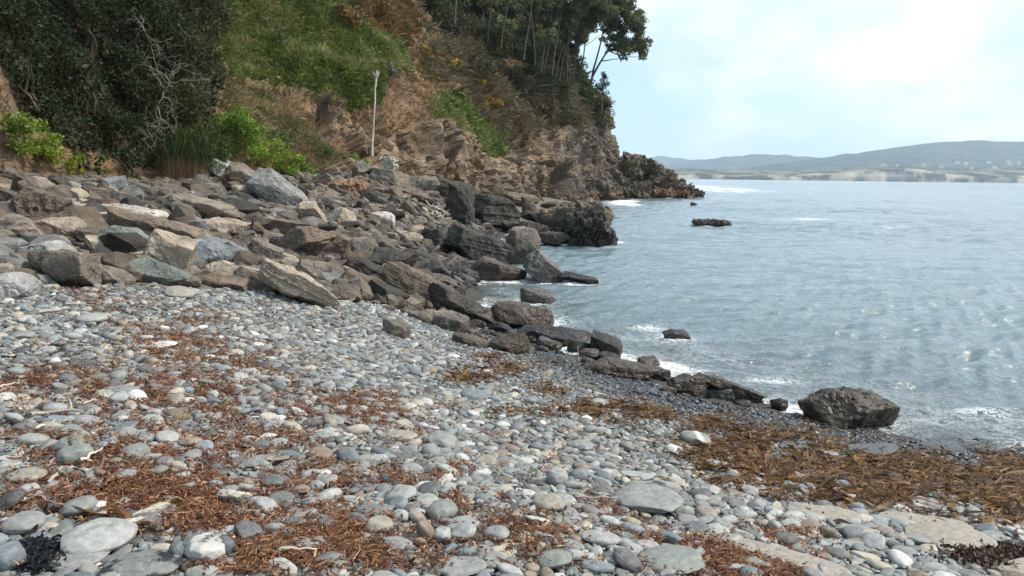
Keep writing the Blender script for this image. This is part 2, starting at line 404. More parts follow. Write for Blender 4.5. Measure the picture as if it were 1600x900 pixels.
ZON = {
 'rock': [[(520,320),(470,215),(495,150),(525,150),(560,205),(600,215),(650,190),(690,150),(720,180),(760,232),(800,250),(825,215),(850,195),(905,205),(935,190),(990,200),(1010,330)],
          [(660,150),(700,150),(705,185),(665,190)], [(0,140),(40,150),(45,190),(0,190)]],
 'soil': [[(428,108),(450,112),(480,150),(520,190),(578,245),(545,255),(505,215),(470,180),(440,140)], [(600,95),(690,60),(700,150),(740,190),(620,200),(580,160)]],
 'grass': [[(345,-40),(430,-60),(520,10),(560,55),(635,75),(630,110),(600,130),(588,170),(560,165),(525,145),(470,120),(430,100),(385,95),(355,50)],
           [(690,135),(745,150),(800,205),(805,245),(765,238),(730,200),(690,165)]],
 'olive': [[(350,100),(430,118),(480,180),(540,255),(480,275),(400,225),(345,160)]],
 'dry': [[(335,85),(395,98),(425,165),(415,215),(360,190),(340,130)]],
 'bracken': [[(470,-80),(610,-60),(645,60),(640,80),(575,60),(530,20)]],
 'gorse': [[(655,75),(700,75),(750,112),(765,150),(800,175),(790,195),(745,165),(715,135),(670,105)]],
 'scrub': [[(605,-60),(660,60),(700,80),(760,120),(765,150),(800,180),(800,215),(835,215),(860,195),(905,200),(930,190),(920,160),(860,150),(800,120),(720,60),(660,-10),(640,-80)]],
 'wood': [[(620,-400),(640,-20),(700,30),(800,100),(860,140),(930,150),(955,195),(965,120),(1000,-400)]],
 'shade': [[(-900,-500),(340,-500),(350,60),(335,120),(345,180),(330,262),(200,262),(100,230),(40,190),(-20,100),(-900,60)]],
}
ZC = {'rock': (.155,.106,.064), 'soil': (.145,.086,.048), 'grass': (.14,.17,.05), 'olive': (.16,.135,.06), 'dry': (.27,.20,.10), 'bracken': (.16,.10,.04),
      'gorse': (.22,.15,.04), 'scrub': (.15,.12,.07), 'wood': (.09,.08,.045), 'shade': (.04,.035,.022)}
def zones(px, py):
    z = np.full(len(px), 'base', dtype=object)
    for k, polys in ZON.items():
        for p in polys: z[inpoly(px, py, p)] = k
    return z
ZN = zones(ZX, ZY)
rockm = (np.isin(ZN, ['rock', 'base'])*np.where(ZX < 500, .15, 1.0)).astype(float); soilm = (ZN == 'soil').astype(float)
def blur(a, n=3):
    a = a.reshape(len(sv), NT).copy()
    for _ in range(n):
        a[1:-1] = (a[:-2]+2*a[1:-1]+a[2:])/4; a[:, 1:-1] = (a[:, :-2]+2*a[:, 1:-1]+a[:, 2:])/4
    return a.ravel()
rm = blur(rockm, 5); sm_ = blur(soilm, 3)
# tilted beds: rotate coordinates so shards stand near vertical, leaning
q = fl@rotm('Y', R(-18)).T@rotm('Z', R(35)).T
D = 1.5*fbm(fl*.10, 3, 41)*np.clip((fl[:, 2]-1)/4, .15, 1) + .16*fbm(fl*.9, 3, 43)
sS = np.repeat(sv, NT); q2 = np.stack([sS*.8, fl[:, 2]*.11, sS*0], 1); rib = ridged(q2+.25*fbm(fl*.5, 2, 47)[:, None], 4, 45)
shard = np.where(fl[:, 1] > 75, 1.4, .65)*ridged(q*[.42, .32, .11], 3, 50)+.45*ridged(q*[1.5, 1.1, .3], 3, 51)
blk = vnoise(np.floor(q*[1.7, 1.3, .32]+.6*fbm(q*.8, 2, 61)[:, None]), 63)
D = D + rm*(.10*shard + .62*rib*np.where(fl[:, 1] > 78, .45, 1) + .5*facets(np.stack([sS*1.3, fl[:, 2]*.38, fl[:, 0]*.3], 1), 11, .8) + .36*facets(q*[2.0, 1.6, .6], 31) + .07*fbm(fl*2.6, 3, 55)) + rm*np.clip((fl[:, 1]-50)/25, .2, 1)*(1.9*facets((fl@rotm('X', .5).T@rotm('Z', .9).T)*[.30, .26, .24], 71)+.4*ridged(fl*.34, 2, 57)) - .35*sm_
# sea cave and gullies in the far cliff
for (cx, cy, rx, ry, amp) in [(870,286,13,24,10), (905,262,9,20,1.2), (828,238,18,24,1.8), (742,272,8,22,1.3), (515,180,10,22,1.0), (778,290,6,16,1.0)]:
    D -= amp*np.exp(-(((zpx-cx)/rx)**2+((zpy-cy)/ry)**2)**2)
fl2 = fl + CN.reshape(-1, 3)*D[:, None]
cc = np.zeros((len(fl), 3)); base = np.array([.150, .094, .050])
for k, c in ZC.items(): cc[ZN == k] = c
cc[ZN == 'base'] = base
cc[(ZN == 'rock') & (ZX > 865)] = (.125,.10,.076)
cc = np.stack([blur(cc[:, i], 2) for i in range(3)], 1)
v = fbm(fl*1.7, 3, 71)[:, None]; cc = cc*(1+.28*v)
pale = np.clip(.55*rib+fbm(np.stack([sS*1.6, fl[:, 2]*.3, sS*0], 1), 4, 81)*1.2-.42, 0, 1)*rm; cc = cc*(1-.45*np.clip(fbm(fl*.22, 3, 85), -.3, 1))[:, None]; pale = pale*np.where(ZX > 850, .45, 1.0)*np.clip((ZY-185)/40, .15, 1); cc = cc*(1-.6*pale[:, None]) + np.array([.36, .285, .21])*.6*pale[:, None]
# dark tide band, ochre weed belt at the foot of the sea cliff
far = fl[:, 1] > 52
tb = np.clip(1-(fl2[:, 2]-1.0-1.2*v[:, 0])/2.6, 0, 1)*far; cc = cc*(1-.68*tb[:, None])+np.array([.05,.045,.04])*.68*tb[:, None]
ob = np.clip(1-np.abs(fl2[:, 2]-.45-.3*v[:, 0])/.75, 0, 1)*(fl[:, 1] > 80); cc = cc*(1-.7*ob[:, None])+np.array([.20, .105, .04])*.7*ob[:, None]
Ic = np.arange(len(fl)).reshape(len(sv), NT)
Fc = np.stack([Ic[:-1, :-1], Ic[1:, :-1], Ic[1:, 1:], Ic[:-1, 1:]], -1).reshape(-1, 4)
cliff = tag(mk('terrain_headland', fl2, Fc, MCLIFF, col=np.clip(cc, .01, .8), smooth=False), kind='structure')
# coarse ray target for placing plants
st_ = (4, 3); Gv = fl2.reshape(len(sv), NT, 3)[::st_[0], ::st_[1]]; Ig = np.arange(Gv.shape[0]*Gv.shape[1]).reshape(Gv.shape[:2])
Fg = np.stack([Ig[:-1, :-1], Ig[1:, :-1], Ig[1:, 1:], Ig[:-1, 1:]], -1).reshape(-1, 4)
BVH = BVHTree.FromPolygons([Vector(v) for v in Gv.reshape(-1, 3)], [tuple(int(i) for i in f) for f in Fg])
def chit(px, py):
    d = ray(px, py); r = BVH.ray_cast(Vector(CAMP), Vector(d), 400)
    if r[0] is None: return None, None
    n_ = np.array(r[1]); n_ = n_ if n_@d < 0 else -n_
    return np.array(r[0]), n_

# ------------------------------------------------------------------ sea
ROCKS_IN_WATER = []   # filled below, foam rings follow
def build_sea():
    ang = np.r_[np.linspace(-80, -38, 40, endpoint=False), np.linspace(-38, 38, 620), np.linspace(38.5, 95, 50)]*math.pi/180
    rad = np.r_[np.geomspace(4.5, 420, 1350, endpoint=False), np.geomspace(420, 16000, 120)]
    A, Rd = np.meshgrid(ang, rad); x = Rd*np.sin(A); y = Rd*np.cos(A)
    XYs = np.c_[x.ravel(), y.ravel()]; rd = Rd.ravel(); dpt = np.full(len(XYs), 5.0); nearm = rd < 180
    dpt[nearm] = -ground(XYs[nearm])
    dpt = np.where(rd > 160, 5, dpt)
    dpt = np.where((XYs[:, 0] > 26) | (XYs[:, 1] > 135), np.maximum(dpt, 3), dpt)
    calm = np.clip(dpt/.6, .12, 1)
    z = np.zeros(len(XYs)); r2 = np.random.default_rng(4); dr = np.maximum(rd*.0034, rd*.0021)
    for i in range(84):
        lam = .24*(20)**(r2.random()**1.15); th = math.pi*.86+r2.normal(0, .38); k = 2*math.pi/lam
        a = .0105*lam**.62*(1 if lam < .9 else (.9/lam)**.7*(1+.35*np.clip((rd-14)/30, 0, 1))); ph = r2.random()*6.28
        wgt = np.clip(lam/(3.0*dr)-.5, 0, 1)
        arg = k*(XYs[:, 0]*math.sin(th)+XYs[:, 1]*math.cos(th))+ph+.8*np.sin(XYs[:, 0]*.37*(1+i % 3)*.3+XYs[:, 1]*.23+i)
        s = np.sin(arg); z += wgt*a*(s-.35*(1-s*s))
    env = .75+.5*vnoise(np.c_[XYs*.12, np.zeros(len(XYs))], 3)
    z *= calm*env*.88
    # foam strength
    foam = np.exp(-np.abs(dpt-.015)/.045)*.85*np.clip(vnoise(np.c_[XYs*.6, XYs[:, :1]*0], 55)*1.3+.55, 0, 1)
    foam += .24*np.exp(-np.abs(dpt-.30-.12*vnoise(np.c_[XYs*.8, XYs[:, :1]*0], 12))/.10)*np.clip(vnoise(np.c_[XYs*.35, XYs[:, :1]*0], 8)+.5, 0, 1)
    for (cx, cy, rr_, s_) in ROCKS_IN_WATER:
        d = np.hypot(XYs[:, 0]-cx, XYs[:, 1]-cy); foam += s_*np.exp(-np.clip(d-rr_, 0, 99)/(.14+.12*rr_))
    ppx, ppy, _ = proj(np.c_[XYs, z])
    foam *= 1+.5*vnoise(np.c_[XYs*1.1, XYs[:, :1]*0], 19)
    # breaking patches: world positions of white water
    for px, py, rx, ry, s_ in [(1150,297,40,2.2,1.1),(1090,292,40,2.2,.9),(1405,352,26,1.2,.35),(1265,342,50,1.6,.55),(985,316,26,3,1.3),(690,400,26,5,1.2),(750,406,22,4,.9),
                               (805,425,40,6,.6),(970,300,20,5,.8),(880,440,36,3,.5),(1010,510,30,5,.35),(905,370,16,2,.6),
                               (1430,662,50,10,1.0),(1500,684,50,7,.9),(1190,628,28,8,1.0),(1215,632,22,7,.8),(1085,577,40,5,.45),(1045,570,30,4,.4),(965,374,14,2,.8),(1200,590,50,8,.35),(1530,640,60,8,.25)]:
        c = at_z(px, py, 0); e1 = at_z(px+rx, py+.0125*rx, 0)-c; e2 = at_z(px, max(py-ry, 284), 0)-c
        Bi = np.linalg.inv(np.stack([e1[:2], e2[:2]], 1)); dx = XYs[:, 0]-c[0]; dy = XYs[:, 1]-c[1]
        foam += s_*np.clip(1.6*vnoise(np.c_[XYs[:, 0]*.5, XYs[:, 1]*(.16 if py < 360 else .9), XYs[:, 0]*0], 88)+.55, 0, 1.2)*np.exp(-(Bi[0, 0]*dx+Bi[0, 1]*dy)**2-(Bi[1, 0]*dx+Bi[1, 1]*dy)**2)
    z += np.clip(foam, 0, 1.2)*.03*np.clip(vnoise(np.c_[XYs*6, XYs[:, :1]*0], 77)+.3, 0, 1)*(rd < 60)
    n_, m_ = A.shape; Iw = np.arange(n_*m_).reshape(n_, m_)
    Fw = np.stack([Iw[:-1, :-1], Iw[:-1, 1:], Iw[1:, 1:], Iw[1:, :-1]], -1).reshape(-1, 4)
    keep = (dpt[Fw].max(1) > -.35)
    Fw = Fw[keep]
    m, n = newmat('sea_water'); N = NB(n)
    fa = N('ShaderNodeAttribute', attribute_name='foam'); da = N('ShaderNodeAttribute', attribute_name='deep'); g = N('ShaderNodeNewGeometry'); P = g.outputs['Position']
    mpp = N('ShaderNodeMapping', {0: P, 'Rotation': (0, 0, .6), 'Scale': (1.0, .55, 1)})
    w1 = N('ShaderNodeTexNoise', {'Vector': mpp.outputs[0], 'Scale': 3.6, 'Detail': 5.0, 'Roughness': .6, 'Distortion': .5})
    w2 = N('ShaderNodeTexNoise', {'Vector': mpp.outputs[0], 'Scale': .45, 'Detail': 5.0, 'Roughness': .6})
    hh = N('ShaderNodeMath', {0: w2.outputs[0], 1: .5, 2: w1.outputs[0]}, operation='MULTIPLY_ADD')
    bp = N('ShaderNodeBump', {'Strength': 1.0, 'Distance': .085, 'Height': hh.outputs[0]})
    fr_ = N('ShaderNodeFresnel', {'IOR': 1.33, 'Normal': bp.outputs[0]})
    gl = N('ShaderNodeBsdfGlossy', {'Roughness': .12, 'Color': (1, 1, 1, 1), 'Normal': bp.outputs[0]})
    body = N('ShaderNodeBsdfDiffuse', {'Color': (.15, .215, .24, 1)})
    trn = N('ShaderNodeBsdfTransparent', {0: (.80, .90, .88, 1)})
    dm = N('ShaderNodeMixShader', {0: da.outputs['Fac'], 1: trn.outputs[0], 2: body.outputs[0]})
    wt = N('ShaderNodeMixShader', {0: fr_.outputs[0], 1: dm.outputs[0], 2: gl.outputs[0]})
    # lacy foam
    vd = N('ShaderNodeTexNoise', {'Vector': P, 'Scale': 2.5, 'Detail': 3.0})
    pv = N('ShaderNodeVectorMath', {0: P, 1: vd.outputs['Color']}, operation='ADD')
    fo = N('ShaderNodeTexNoise', {'Vector': pv.outputs[0], 'Scale': 5.5, 'Detail': 6.0, 'Roughness': .7})
    fl_ = N('ShaderNodeMath', {0: fo.outputs[0], 1: -.5}, operation='ADD'); fab = N('ShaderNodeMath', {0: fl_.outputs[0]}, operation='ABSOLUTE')
    fth = N('ShaderNodeMath', {0: fa.outputs['Fac'], 1: .165}, operation='MULTIPLY')
    fs = N('ShaderNodeMath', {0: fth.outputs[0], 1: fab.outputs[0]}, operation='SUBTRACT')
    fm = N('ShaderNodeMapRange', {0: fs.outputs[0], 1: -.015, 2: .07, 3: 0.0, 4: .92})
    fc = N('ShaderNodeBsdfDiffuse', {'Color': (.80, .83, .84, 1)})
    fin = N('ShaderNodeMixShader', {0: fm.outputs[0], 1: wt.outputs[0], 2: fc.outputs[0]})
    N('ShaderNodeOutputMaterial', {0: fin.outputs[0]})
    deep = 1-np.exp(-np.clip(dpt, 0, 9)/.55)
    deep = np.clip(deep*1.05, 0, 1)
    return tag(mk('sea', np.c_[XYs, z], Fw, m, attrs={'foam': np.clip(foam, 0, 1.6), 'deep': deep}), kind='structure')
# ------------------------------------------------------------------ rocks
C_ = {'tan': (.33,.275,.215), 'pale': (.44,.41,.36), 'brown': (.145,.113,.085), 'greybrown': (.185,.158,.132), 'dark': (.062,.055,.048), 'grey': (.22,.215,.205),
      'blue': (.20,.215,.225), 'green': (.15,.17,.155), 'orange': (.25,.155,.095), 'lightgrey': (.34,.335,.32), 'wet': (.06,.05,.042), 'white': (.55,.54,.51)}
def rock_shape(r, hx, hy, hz, sub=4, sharp=44, extra=11, rough=.045, strata=.02, layers=6, wedge=0.0, roundish=0.0, facet=0.0):
    V, Fc = ico(sub)
    rot = np.array(Matrix.Rotation(r.normal(0, .16), 3, 'X') @ Matrix.Rotation(r.normal(0, .16), 3, 'Y') @ Matrix.Rotation(r.normal(0, .3), 3, 'Z'))
    Nn = [rot@np.array(a, float) for a in [(1,0,0),(-1,0,0),(0,1,0),(0,-1,0),(0,0,1),(0,0,-1)]]
    Nn = [a/np.linalg.norm(a) for a in [b+r.normal(0, .19, 3) for b in Nn]]; Dn = [r.uniform(.82, 1.0) for _ in Nn]
    for _ in range(extra):
        a = r.normal(0, 1, 3); a /= np.linalg.norm(a); Nn.append(a); Dn.append(r.uniform(.80, 1.12))
    if wedge:
        a = np.array([wedge, -.1, 1.0]); a /= np.linalg.norm(a); Nn.append(a); Dn.append(.52)
    Nn = np.array(Nn); Dn = np.array(Dn)
    dots = np.clip(V@Nn.T, 0, None)/Dn
    rad = (dots**sharp).sum(1)**(-1/sharp)
    if roundish: rad = rad*(1-roundish)+roundish
    P = V*rad[:, None]*np.array([hx, hy, hz]); s = (hx*hy*hz)**(1/3)
    seed = int(r.integers(1, 9999)); off = r.uniform(0, 50, 3)
    nrm = V/np.array([hx, hy, hz]); nrm /= np.linalg.norm(nrm, axis=1)[:, None]
    d = s*rough*(1.6*fbm(P/s*1.5+off, 3, seed)+.8*ridged(P/s*3.2+off, 3, seed+9))
    if strata:
        hgt = P[:, 2]/(2*hz)*layers+.45*fbm(P/s*.9+off, 2, seed+3); fl_ = np.floor(hgt)
        stp = _h(fl_.astype(int), fl_.astype(int)*0, fl_.astype(int)*0, seed)-.5
        side = 1-np.abs(nrm[:, 2])**2
        d += s*strata*side*(1.6*stp + .12*np.sin(hgt*6.28))
    if facet: d += s*facet*facets(P/s*2.6+off, seed+17)+s*facet*.4*facets(P/s*6+off, seed+27)
    P = P+nrm*d[:, None]
    return P, Fc
REG = []  # (object, px, py, descriptor) to be labelled; and landmarks
LAND = []
def put_rock(px, py, Lx, Tx, tilt, ckey, name, label, short=None, seed=0, deep=.8, cat='rock', sub=None, group=None, wedge=0, yaw=None, lift=0, rdepth=None, mat=None, zup=0, **kw):
    r = np.random.default_rng(seed*7+int(px)*13+int(py)*3)
    a = R(tilt); Hv = math.hypot(Lx*math.sin(a), Tx*math.cos(a))
    gp = at(px, py+Hv/2, rdepth) if rdepth else hit(px, py+Hv/2-1)
    if gp is None or (gp[2] < -.02 and not rdepth): gp = at_z(px, py+Hv/2, -.01)
    dep = (gp-CAMP)@F0; k = dep/FPX
    f_ = 1.0 if px > 840 else 1.1; hx, hz = Lx*k/2*f_, Tx*k/2*f_*1.08; hy = min(hx, max(hz*1.6, hx*deep))*.95
    D = kw.pop('sub_', None)
    sub = sub or (6 if max(Lx, Tx) > 42 else 5)
    P, Fc = rock_shape(r, hx, hy, hz, sub=sub, wedge=wedge, **kw)
    yaw = r.uniform(-.3, .3) if yaw is None else R(yaw)
    cen = at(px, py+Hv*.04, gp[1]+hy*.55)
    o = mk(name, P, Fc, mat or MROCK, col=np.clip(np.array(C_[ckey])*r.uniform(.88, 1.12)*(1+.015*r.normal(0, 1, 3)), .01, .8))
    o.data.set_sharp_from_angle(angle=R(24)) if max(Lx, Tx) > 26 else None
    o.location = cen; o.rotation_euler = Matrix.Rotation(yaw, 3, 'Z').to_euler()
    o.rotation_euler = (Matrix.Rotation(yaw, 3, 'Z')@Matrix.Rotation(a, 3, 'Y')).to_euler()
    tag(o, label, cat, group)
    if short: LAND.append((short, px, py))
    if gp[2] < .3: ROCKS_IN_WATER.append((cen[0], cen[1], max(hx, hy)*.8, .42))
    TAKEN.append((cen[0], cen[1], max(hx*.85, .02), hy)); SCR.append((px, py, Lx/2, Hv/2, gp[1]))
    return o
TAKEN = []; SCR = []
B = 'boulders piled at the foot of the slope'
S = 'rocks standing at the water edge'
ROCKS = [
 # px, py, L, T, tilt, colour, label, short, extra
 (67,327,74,46,5,'brown','pitted brown round-edged boulder high on the left of the pile','pitted brown boulder',B,dict(strata=0,rough=.08)),
 (307,321,102,36,6,'greybrown','wide grey brown boulder with a flat sloping top below the reeds','flat-topped grey boulder',B,dict(wedge=.4)),
 (196,331,140,18,9,'pale','long pale slab lying over the brown slab on the left','long pale slab',B,dict(layers=3,deep=.4)),
 (243,356,130,30,13,'brown','long brown overhanging slab beneath the pale slab','long brown slab',B,dict(layers=4,deep=.35)),
 (177,349,42,30,4,'tan','small tan upright block left of the long brown slab','tan upright block',B,{}),
 (100,359,60,34,-4,'tan','light tan rounded boulder below the pitted brown boulder','light tan boulder',B,dict(roundish=.3)),
 (15,362,86,48,2,'greybrown','large layered boulder cut by the left edge of the photo','layered left-edge boulder',B,dict(strata=.08)),
 (190,375,78,36,12,'green','smooth grey green boulder between tan slabs','grey green boulder',B,dict(strata=0)),
 (178,390,92,22,15,'tan','long thin tan slab in front of the grey green boulder','thin tan slab',B,dict(layers=3,deep=.5)),
 (262,398,72,66,38,'tan','prominent tan block with an undercut dark underside','undercut tan block',B,dict(extra=3)),
 (331,397,82,42,6,'blue','blue grey rounded boulder beside the undercut tan block','blue grey boulder',B,dict(strata=0,roundish=.2)),
 (73,396,60,34,-6,'lightgrey','light grey streaked boulder left of centre of the lower pile','streaked light grey boulder',B,{}),
 (105,420,84,48,22,'greybrown','big slanting grey brown boulder near the left pebbles','slanting grey brown boulder',B,{}),
 (172,431,62,26,14,'greybrown','low rounded brown boulder at the edge of the pebbles','low brown boulder',B,dict(roundish=.3)),
 (12,391,52,34,0,'grey','dark grey boulder at the left edge under the layered one','dark left-edge boulder',B,{}),
 (22,449,72,38,-8,'lightgrey','pale smooth boulder at the left edge of the pebbles','pale left-edge boulder',B,dict(strata=0,roundish=.3)),
 (253,430,80,26,10,'green','dark green rock under the undercut tan block','dark green rock',B,{}),
 (370,430,98,30,10,'tan','flat tan slab lying on the pebbles','flat tan slab',B,dict(strata=.03)),
 (350,441,76,20,6,'brown','low dark brown rock in front of the flat tan slab','low dark brown rock',B,{}),
 (466,443,118,34,30,'tan','large layered tan boulder tilting down towards the pebbles','tilted tan boulder',B,dict(strata=.05,layers=8,deep=.4)),
 (470,384,80,44,-24,'brown','striped brown slab with edge-on layers in mid pile','striped brown slab',B,dict(strata=.09,layers=9)),
 (345,352,72,18,8,'tan','flat tan slab beyond the blue grey boulder','far flat tan slab',B,dict(layers=3)),
 (443,357,54,26,8,'brown','brown layered rock beyond the striped slab','brown layered rock',B,{}),
 (413,398,50,36,24,'greybrown','angular brown rock left of the striped slab','angular brown rock',B,{}),
 (370,325,44,26,15,'dark','dark rock at the right of the flat-topped boulder','dark pile rock',B,{}),
 (213,430,46,16,4,'lightgrey','small pale flat stone by the low brown boulder','pale flat stone',B,{}),
 (490,334,46,34,30,'tan','pale leaning wedge in the middle of the pile','pale leaning wedge',B,dict(wedge=.6)),
 (541,294,54,22,-6,'orange','rusty orange rock high in the pile','orange rock',B,dict(rough=.1)),
 (434,298,84,36,28,'grey','big grey outcrop slab with whitish face under the bright plants','whitish outcrop slab',B,dict(strata=.07)),
 (376,276,50,30,38,'greybrown','brown outcrop block half covered by bright green plants','plant-covered block',B,{}),
 (340,262,50,26,25,'lightgrey','pale slanting rock beside the reeds','pale slanting rock',B,{}),
 (536,342,40,28,8,'tan','rounded tan boulder with grey streaks in mid pile','rounded tan boulder',B,dict(roundish=.3)),
 (598,342,38,20,4,'pale','pale rounded boulder left of the driftwood tangle','pale rounded boulder',B,dict(roundish=.3)),
 (526,387,38,42,10,'brown','upright brown boulder beyond the dark slabs','upright brown boulder',B,{}),
 (562,388,34,28,-10,'greybrown','small brown block right of the upright boulder','small brown block',B,{}),
 (611,408,66,36,8,'dark','dark rough boulder over the long log-like rock','dark rough boulder',B,{}),
 (681,378,56,36,4,'dark','dark brown boulder left of the layered seaside block','dark seaside boulder',S,{}),
 (741,384,82,42,14,'dark','dark layered block with stepped strata at the water edge','stepped dark block',S,dict(strata=.06,layers=8)),
 (816,383,52,48,-8,'greybrown','blocky brown boulder standing in the water','blocky brown boulder',S,{}),
 (782,421,78,32,6,'brown','wedge of brown rock low in the water','low brown wedge',S,dict(wedge=.5)),
 (850,414,66,42,22,'grey','pyramid shaped rock with a pale right face in the water','pyramid rock',S,dict(wedge=.5)),
 (902,433,64,9,8,'dark','low dark rock trailing right of the pyramid rock','trailing dark rock',S,{}),
 (556,446,54,34,18,'brown','rounded brown boulder above the long log-like rock','rounded brown boulder',B,dict(roundish=.3)),
 (574,424,66,30,26,'dark','dark layered slab in the lower pile','dark layered slab',B,dict(strata=.08)),
 (596,457,58,26,28,'dark','dark slate slab along the left of the long log-like rock','dark slate slab',B,{}),
 (655,447,120,38,24,'brown','long log-like brown rock running down to the water','log-like rock',B,dict(strata=.06,deep=.5)),
 (716,476,92,32,24,'dark','dark lower end of the long log-like rock at the water','dark lower log rock',B,dict(strata=.06,deep=.5)),
 (487,425,52,30,12,'greybrown','brown rock between the tilted tan boulder and dark slabs','brown gap rock',B,{}),
 (518,449,46,22,10,'greybrown','small rounded brown rock above the pebbles','small rounded rock',B,{}),
 (683,436,46,16,8,'grey','flat grey rock beyond the log-like rock','flat grey rock',S,{}),
 (724,430,54,22,8,'dark','flat dark rock at the inner water edge','flat dark rock',S,{}),
 (660,288,56,22,0,'greybrown','wide rounded boulder near the foot of the cliff','wide cliff-foot boulder',B,dict(roundish=.3)),
 (640,303,50,20,12,'brown','brown sloping rock below the wide cliff-foot boulder','brown sloping rock',B,{}),
 (608,300,38,16,0,'brown','low brown rock left of the sloping rock','low cliff-foot rock',B,{}),
 (604,276,64,22,10,'greybrown','long weathered rock under the white dead trunk','rock under trunk',B,{}),
 (665,268,60,20,28,'brown','slanting rock leaning on the cliff foot','leaning cliff rock',B,{}),
 (600,258,36,20,0,'pale','pale shattered rock right of the white dead trunk','pale shattered rock',B,dict(rough=.12)),
 (559,265,34,18,-20,'grey','grey rock left of the white dead trunk','grey trunk rock',B,{}),
 (720,322,40,66,-8,'dark','tall dark stack rock standing in mid pile','tall dark stack',S,dict(strata=.08)),
 (722,313,34,40,10,'brown','brown capping block leaning on the tall dark stack','brown capping block',S,{}),
 (697,297,32,30,10,'dark','dark notched rock behind the tall stack','dark notched rock',S,dict(strata=.08)),
 (772,332,70,52,6,'dark','dark bedded ledge right of the tall stack','dark bedded ledge',S,dict(strata=.07,layers=7)),
 (800,310,60,18,6,'brown','low ledge under the cliff beyond the bedded ledge','low cliff ledge',S,dict(strata=.08)),
 (746,278,18,38,-6,'dark','dark pointed shard leaning on the pale cliff foot','pointed dark shard',S,{}),
 (827,327,20,28,-10,'brown','small pointed brown rock in the inlet','pointed inlet rock',S,{}),
 (860,322,34,12,0,'brown','low brown rock in the inlet by the big outcrop','low inlet rock',S,{}),
 (838,360,44,18,12,'brown','brown block at the left foot of the big outcrop','outcrop foot block',S,{}),
 (866,372,62,20,4,'brown','square fronted block below the big outcrop','square outcrop block',S,{}),
 (830,338,46,16,0,'dark','dark flat rock in the inlet left of the outcrop','flat inlet rock',S,{}),
 (697,374,50,14,10,'brown','flat brown rock over the white water','flat brown rock',S,{}),
 (640,372,46,18,14,'tan','tan flat rock left of the dark seaside boulder','tan flat rock',B,{}),
 (817,492,96,34,12,'brown','brown mottled rock awash at the near water edge','mottled awash rock',S,dict(roundish=.3)),
 (836,463,46,20,0,'grey','grey rock breaking the water beyond the awash rock','grey water rock',S,{}),
 (863,525,116,26,4,'wet','long dark wet slab at the near water edge','long wet slab',S,dict(strata=.04)),
 (948,538,54,34,6,'wet','dark rounded rock at the end of the wet slab','dark end rock',S,dict(wedge=.3)),
 (792,541,58,26,4,'brown','wet brown rounded rock left of the dark wet slab','wet brown rock',S,dict(roundish=.3)),
 (1055,521,46,12,2,'dark','small low rock awash offshore of the beach','low awash rock',S,{}),
 (976,578,118,22,8,'brown','long flat dark rock lying along the waterline','waterline flat rock',S,dict(deep=.4)),
 (1072,603,60,34,8,'greybrown','grey angular block at the waterline','grey waterline block',S,{}),
 (1142,604,116,18,20,'brown','long narrow leaning rock at the waterline','narrow leaning rock',S,dict(deep=.35)),
 (1124,615,46,18,6,'blue','blue grey slab under the narrow leaning rock','blue waterline slab',S,{}),
 (1172,622,36,12,18,'dark','small dark rock beside the white splash','dark splash rock',S,{}),
 (1218,634,22,16,0,'wet','small black wet rock in the white splash','black splash rock',S,{}),
 (1328,638,140,54,7,'brown','large dark brown boulder alone at the right waterline','lone waterline boulder',S,dict(strata=.02,rough=.05,facet=.05,extra=4,sharp=22,roundish=.1,deep=.55)),
 (620,515,38,26,0,'greybrown','rounded brown boulder on the pebbles below the log-like rock','pebble-edge boulder',B,dict(roundish=.4)),
 (672,497,32,22,0,'tan','small tan boulder beside the pebble-edge boulder','small tan boulder',B,dict(roundish=.4)),
 (704,503,58,28,14,'greybrown','rounded tan brown boulder under the log-like rock','rounded log-foot boulder',B,dict(roundish=.3)),
 (735,533,52,18,14,'brown','smooth brown rock at the upper right pebbles','smooth brown rock',B,dict(roundish=.4)),
 (851,537,26,18,0,'blue','blue grey stone by the long wet slab','blue wet stone',S,dict(roundish=.4)),
]
for i, (px, py, L_, T_, tl, ck, lab, sh, grp, kw) in enumerate(ROCKS):
    put_rock(px, py, L_, T_, tl, ck, 'boulder', lab, sh, seed=i, group=grp, cat='boulder', **kw)
# big bedded outcrop in the bay, and the rocks that make the point
put_rock(900,338,104,40,-17,'brown','rock_outcrop','large bedded brown outcrop jutting into the bay with a dark hollow front','bedded outcrop',seed=3,cat='outcrop',strata=.09,layers=9,rough=.07,facet=.22,deep=.6,sub=6)
put_rock(920,358,72,52,4,'dark','rock_outcrop','dark hollow front block of the outcrop jutting into the bay','outcrop front block',seed=4,cat='outcrop',strata=.04,rough=.08,facet=.35,deep=.7,sub=6)
for i, (px, py, L_, T_, tl, dp, ck, lab) in enumerate([
  (982,268,44,40,30,114,'brown','craggy shoulder rock where the headland meets the point'),(1003,282,66,62,24,117,'brown','tall craggy rock joined to the foot of the headland'),(985,300,60,24,6,112,'brown','low brown reef rock at the foot of the headland'),
  (1028,286,58,34,26,119,'brown','middle craggy rock of the point below the tall one'),(1048,296,60,24,12,120,'brown','low brown rock near the end of the point'),
  (1074,300,34,14,10,121,'dark','small dark rock second from the tip of the point'),(1090,302,18,8,10,122,'brown','last small rock at the tip of the point'),
  (1030,303,44,12,2,116,'orange','weed-covered orange brown rock low on the point'),(1062,304,44,9,2,118,'orange','flat weed-covered rock near the tip of the point'),
  (998,262,20,28,10,118,'greybrown','small rock pinnacle on top of the point'),(1009,264,12,26,8,118,'dark','thin dark rock spike on top of the point')]):
    put_rock(px, py, L_, T_, tl, ck, 'headland_rock', lab, 'point rocks' if i == 4 else None, seed=i+40, cat='rock', rdepth=dp, strata=.05, rough=.13, facet=.5, layers=9, group='rocks of the headland point', sharp=18, extra=9, sub=6)
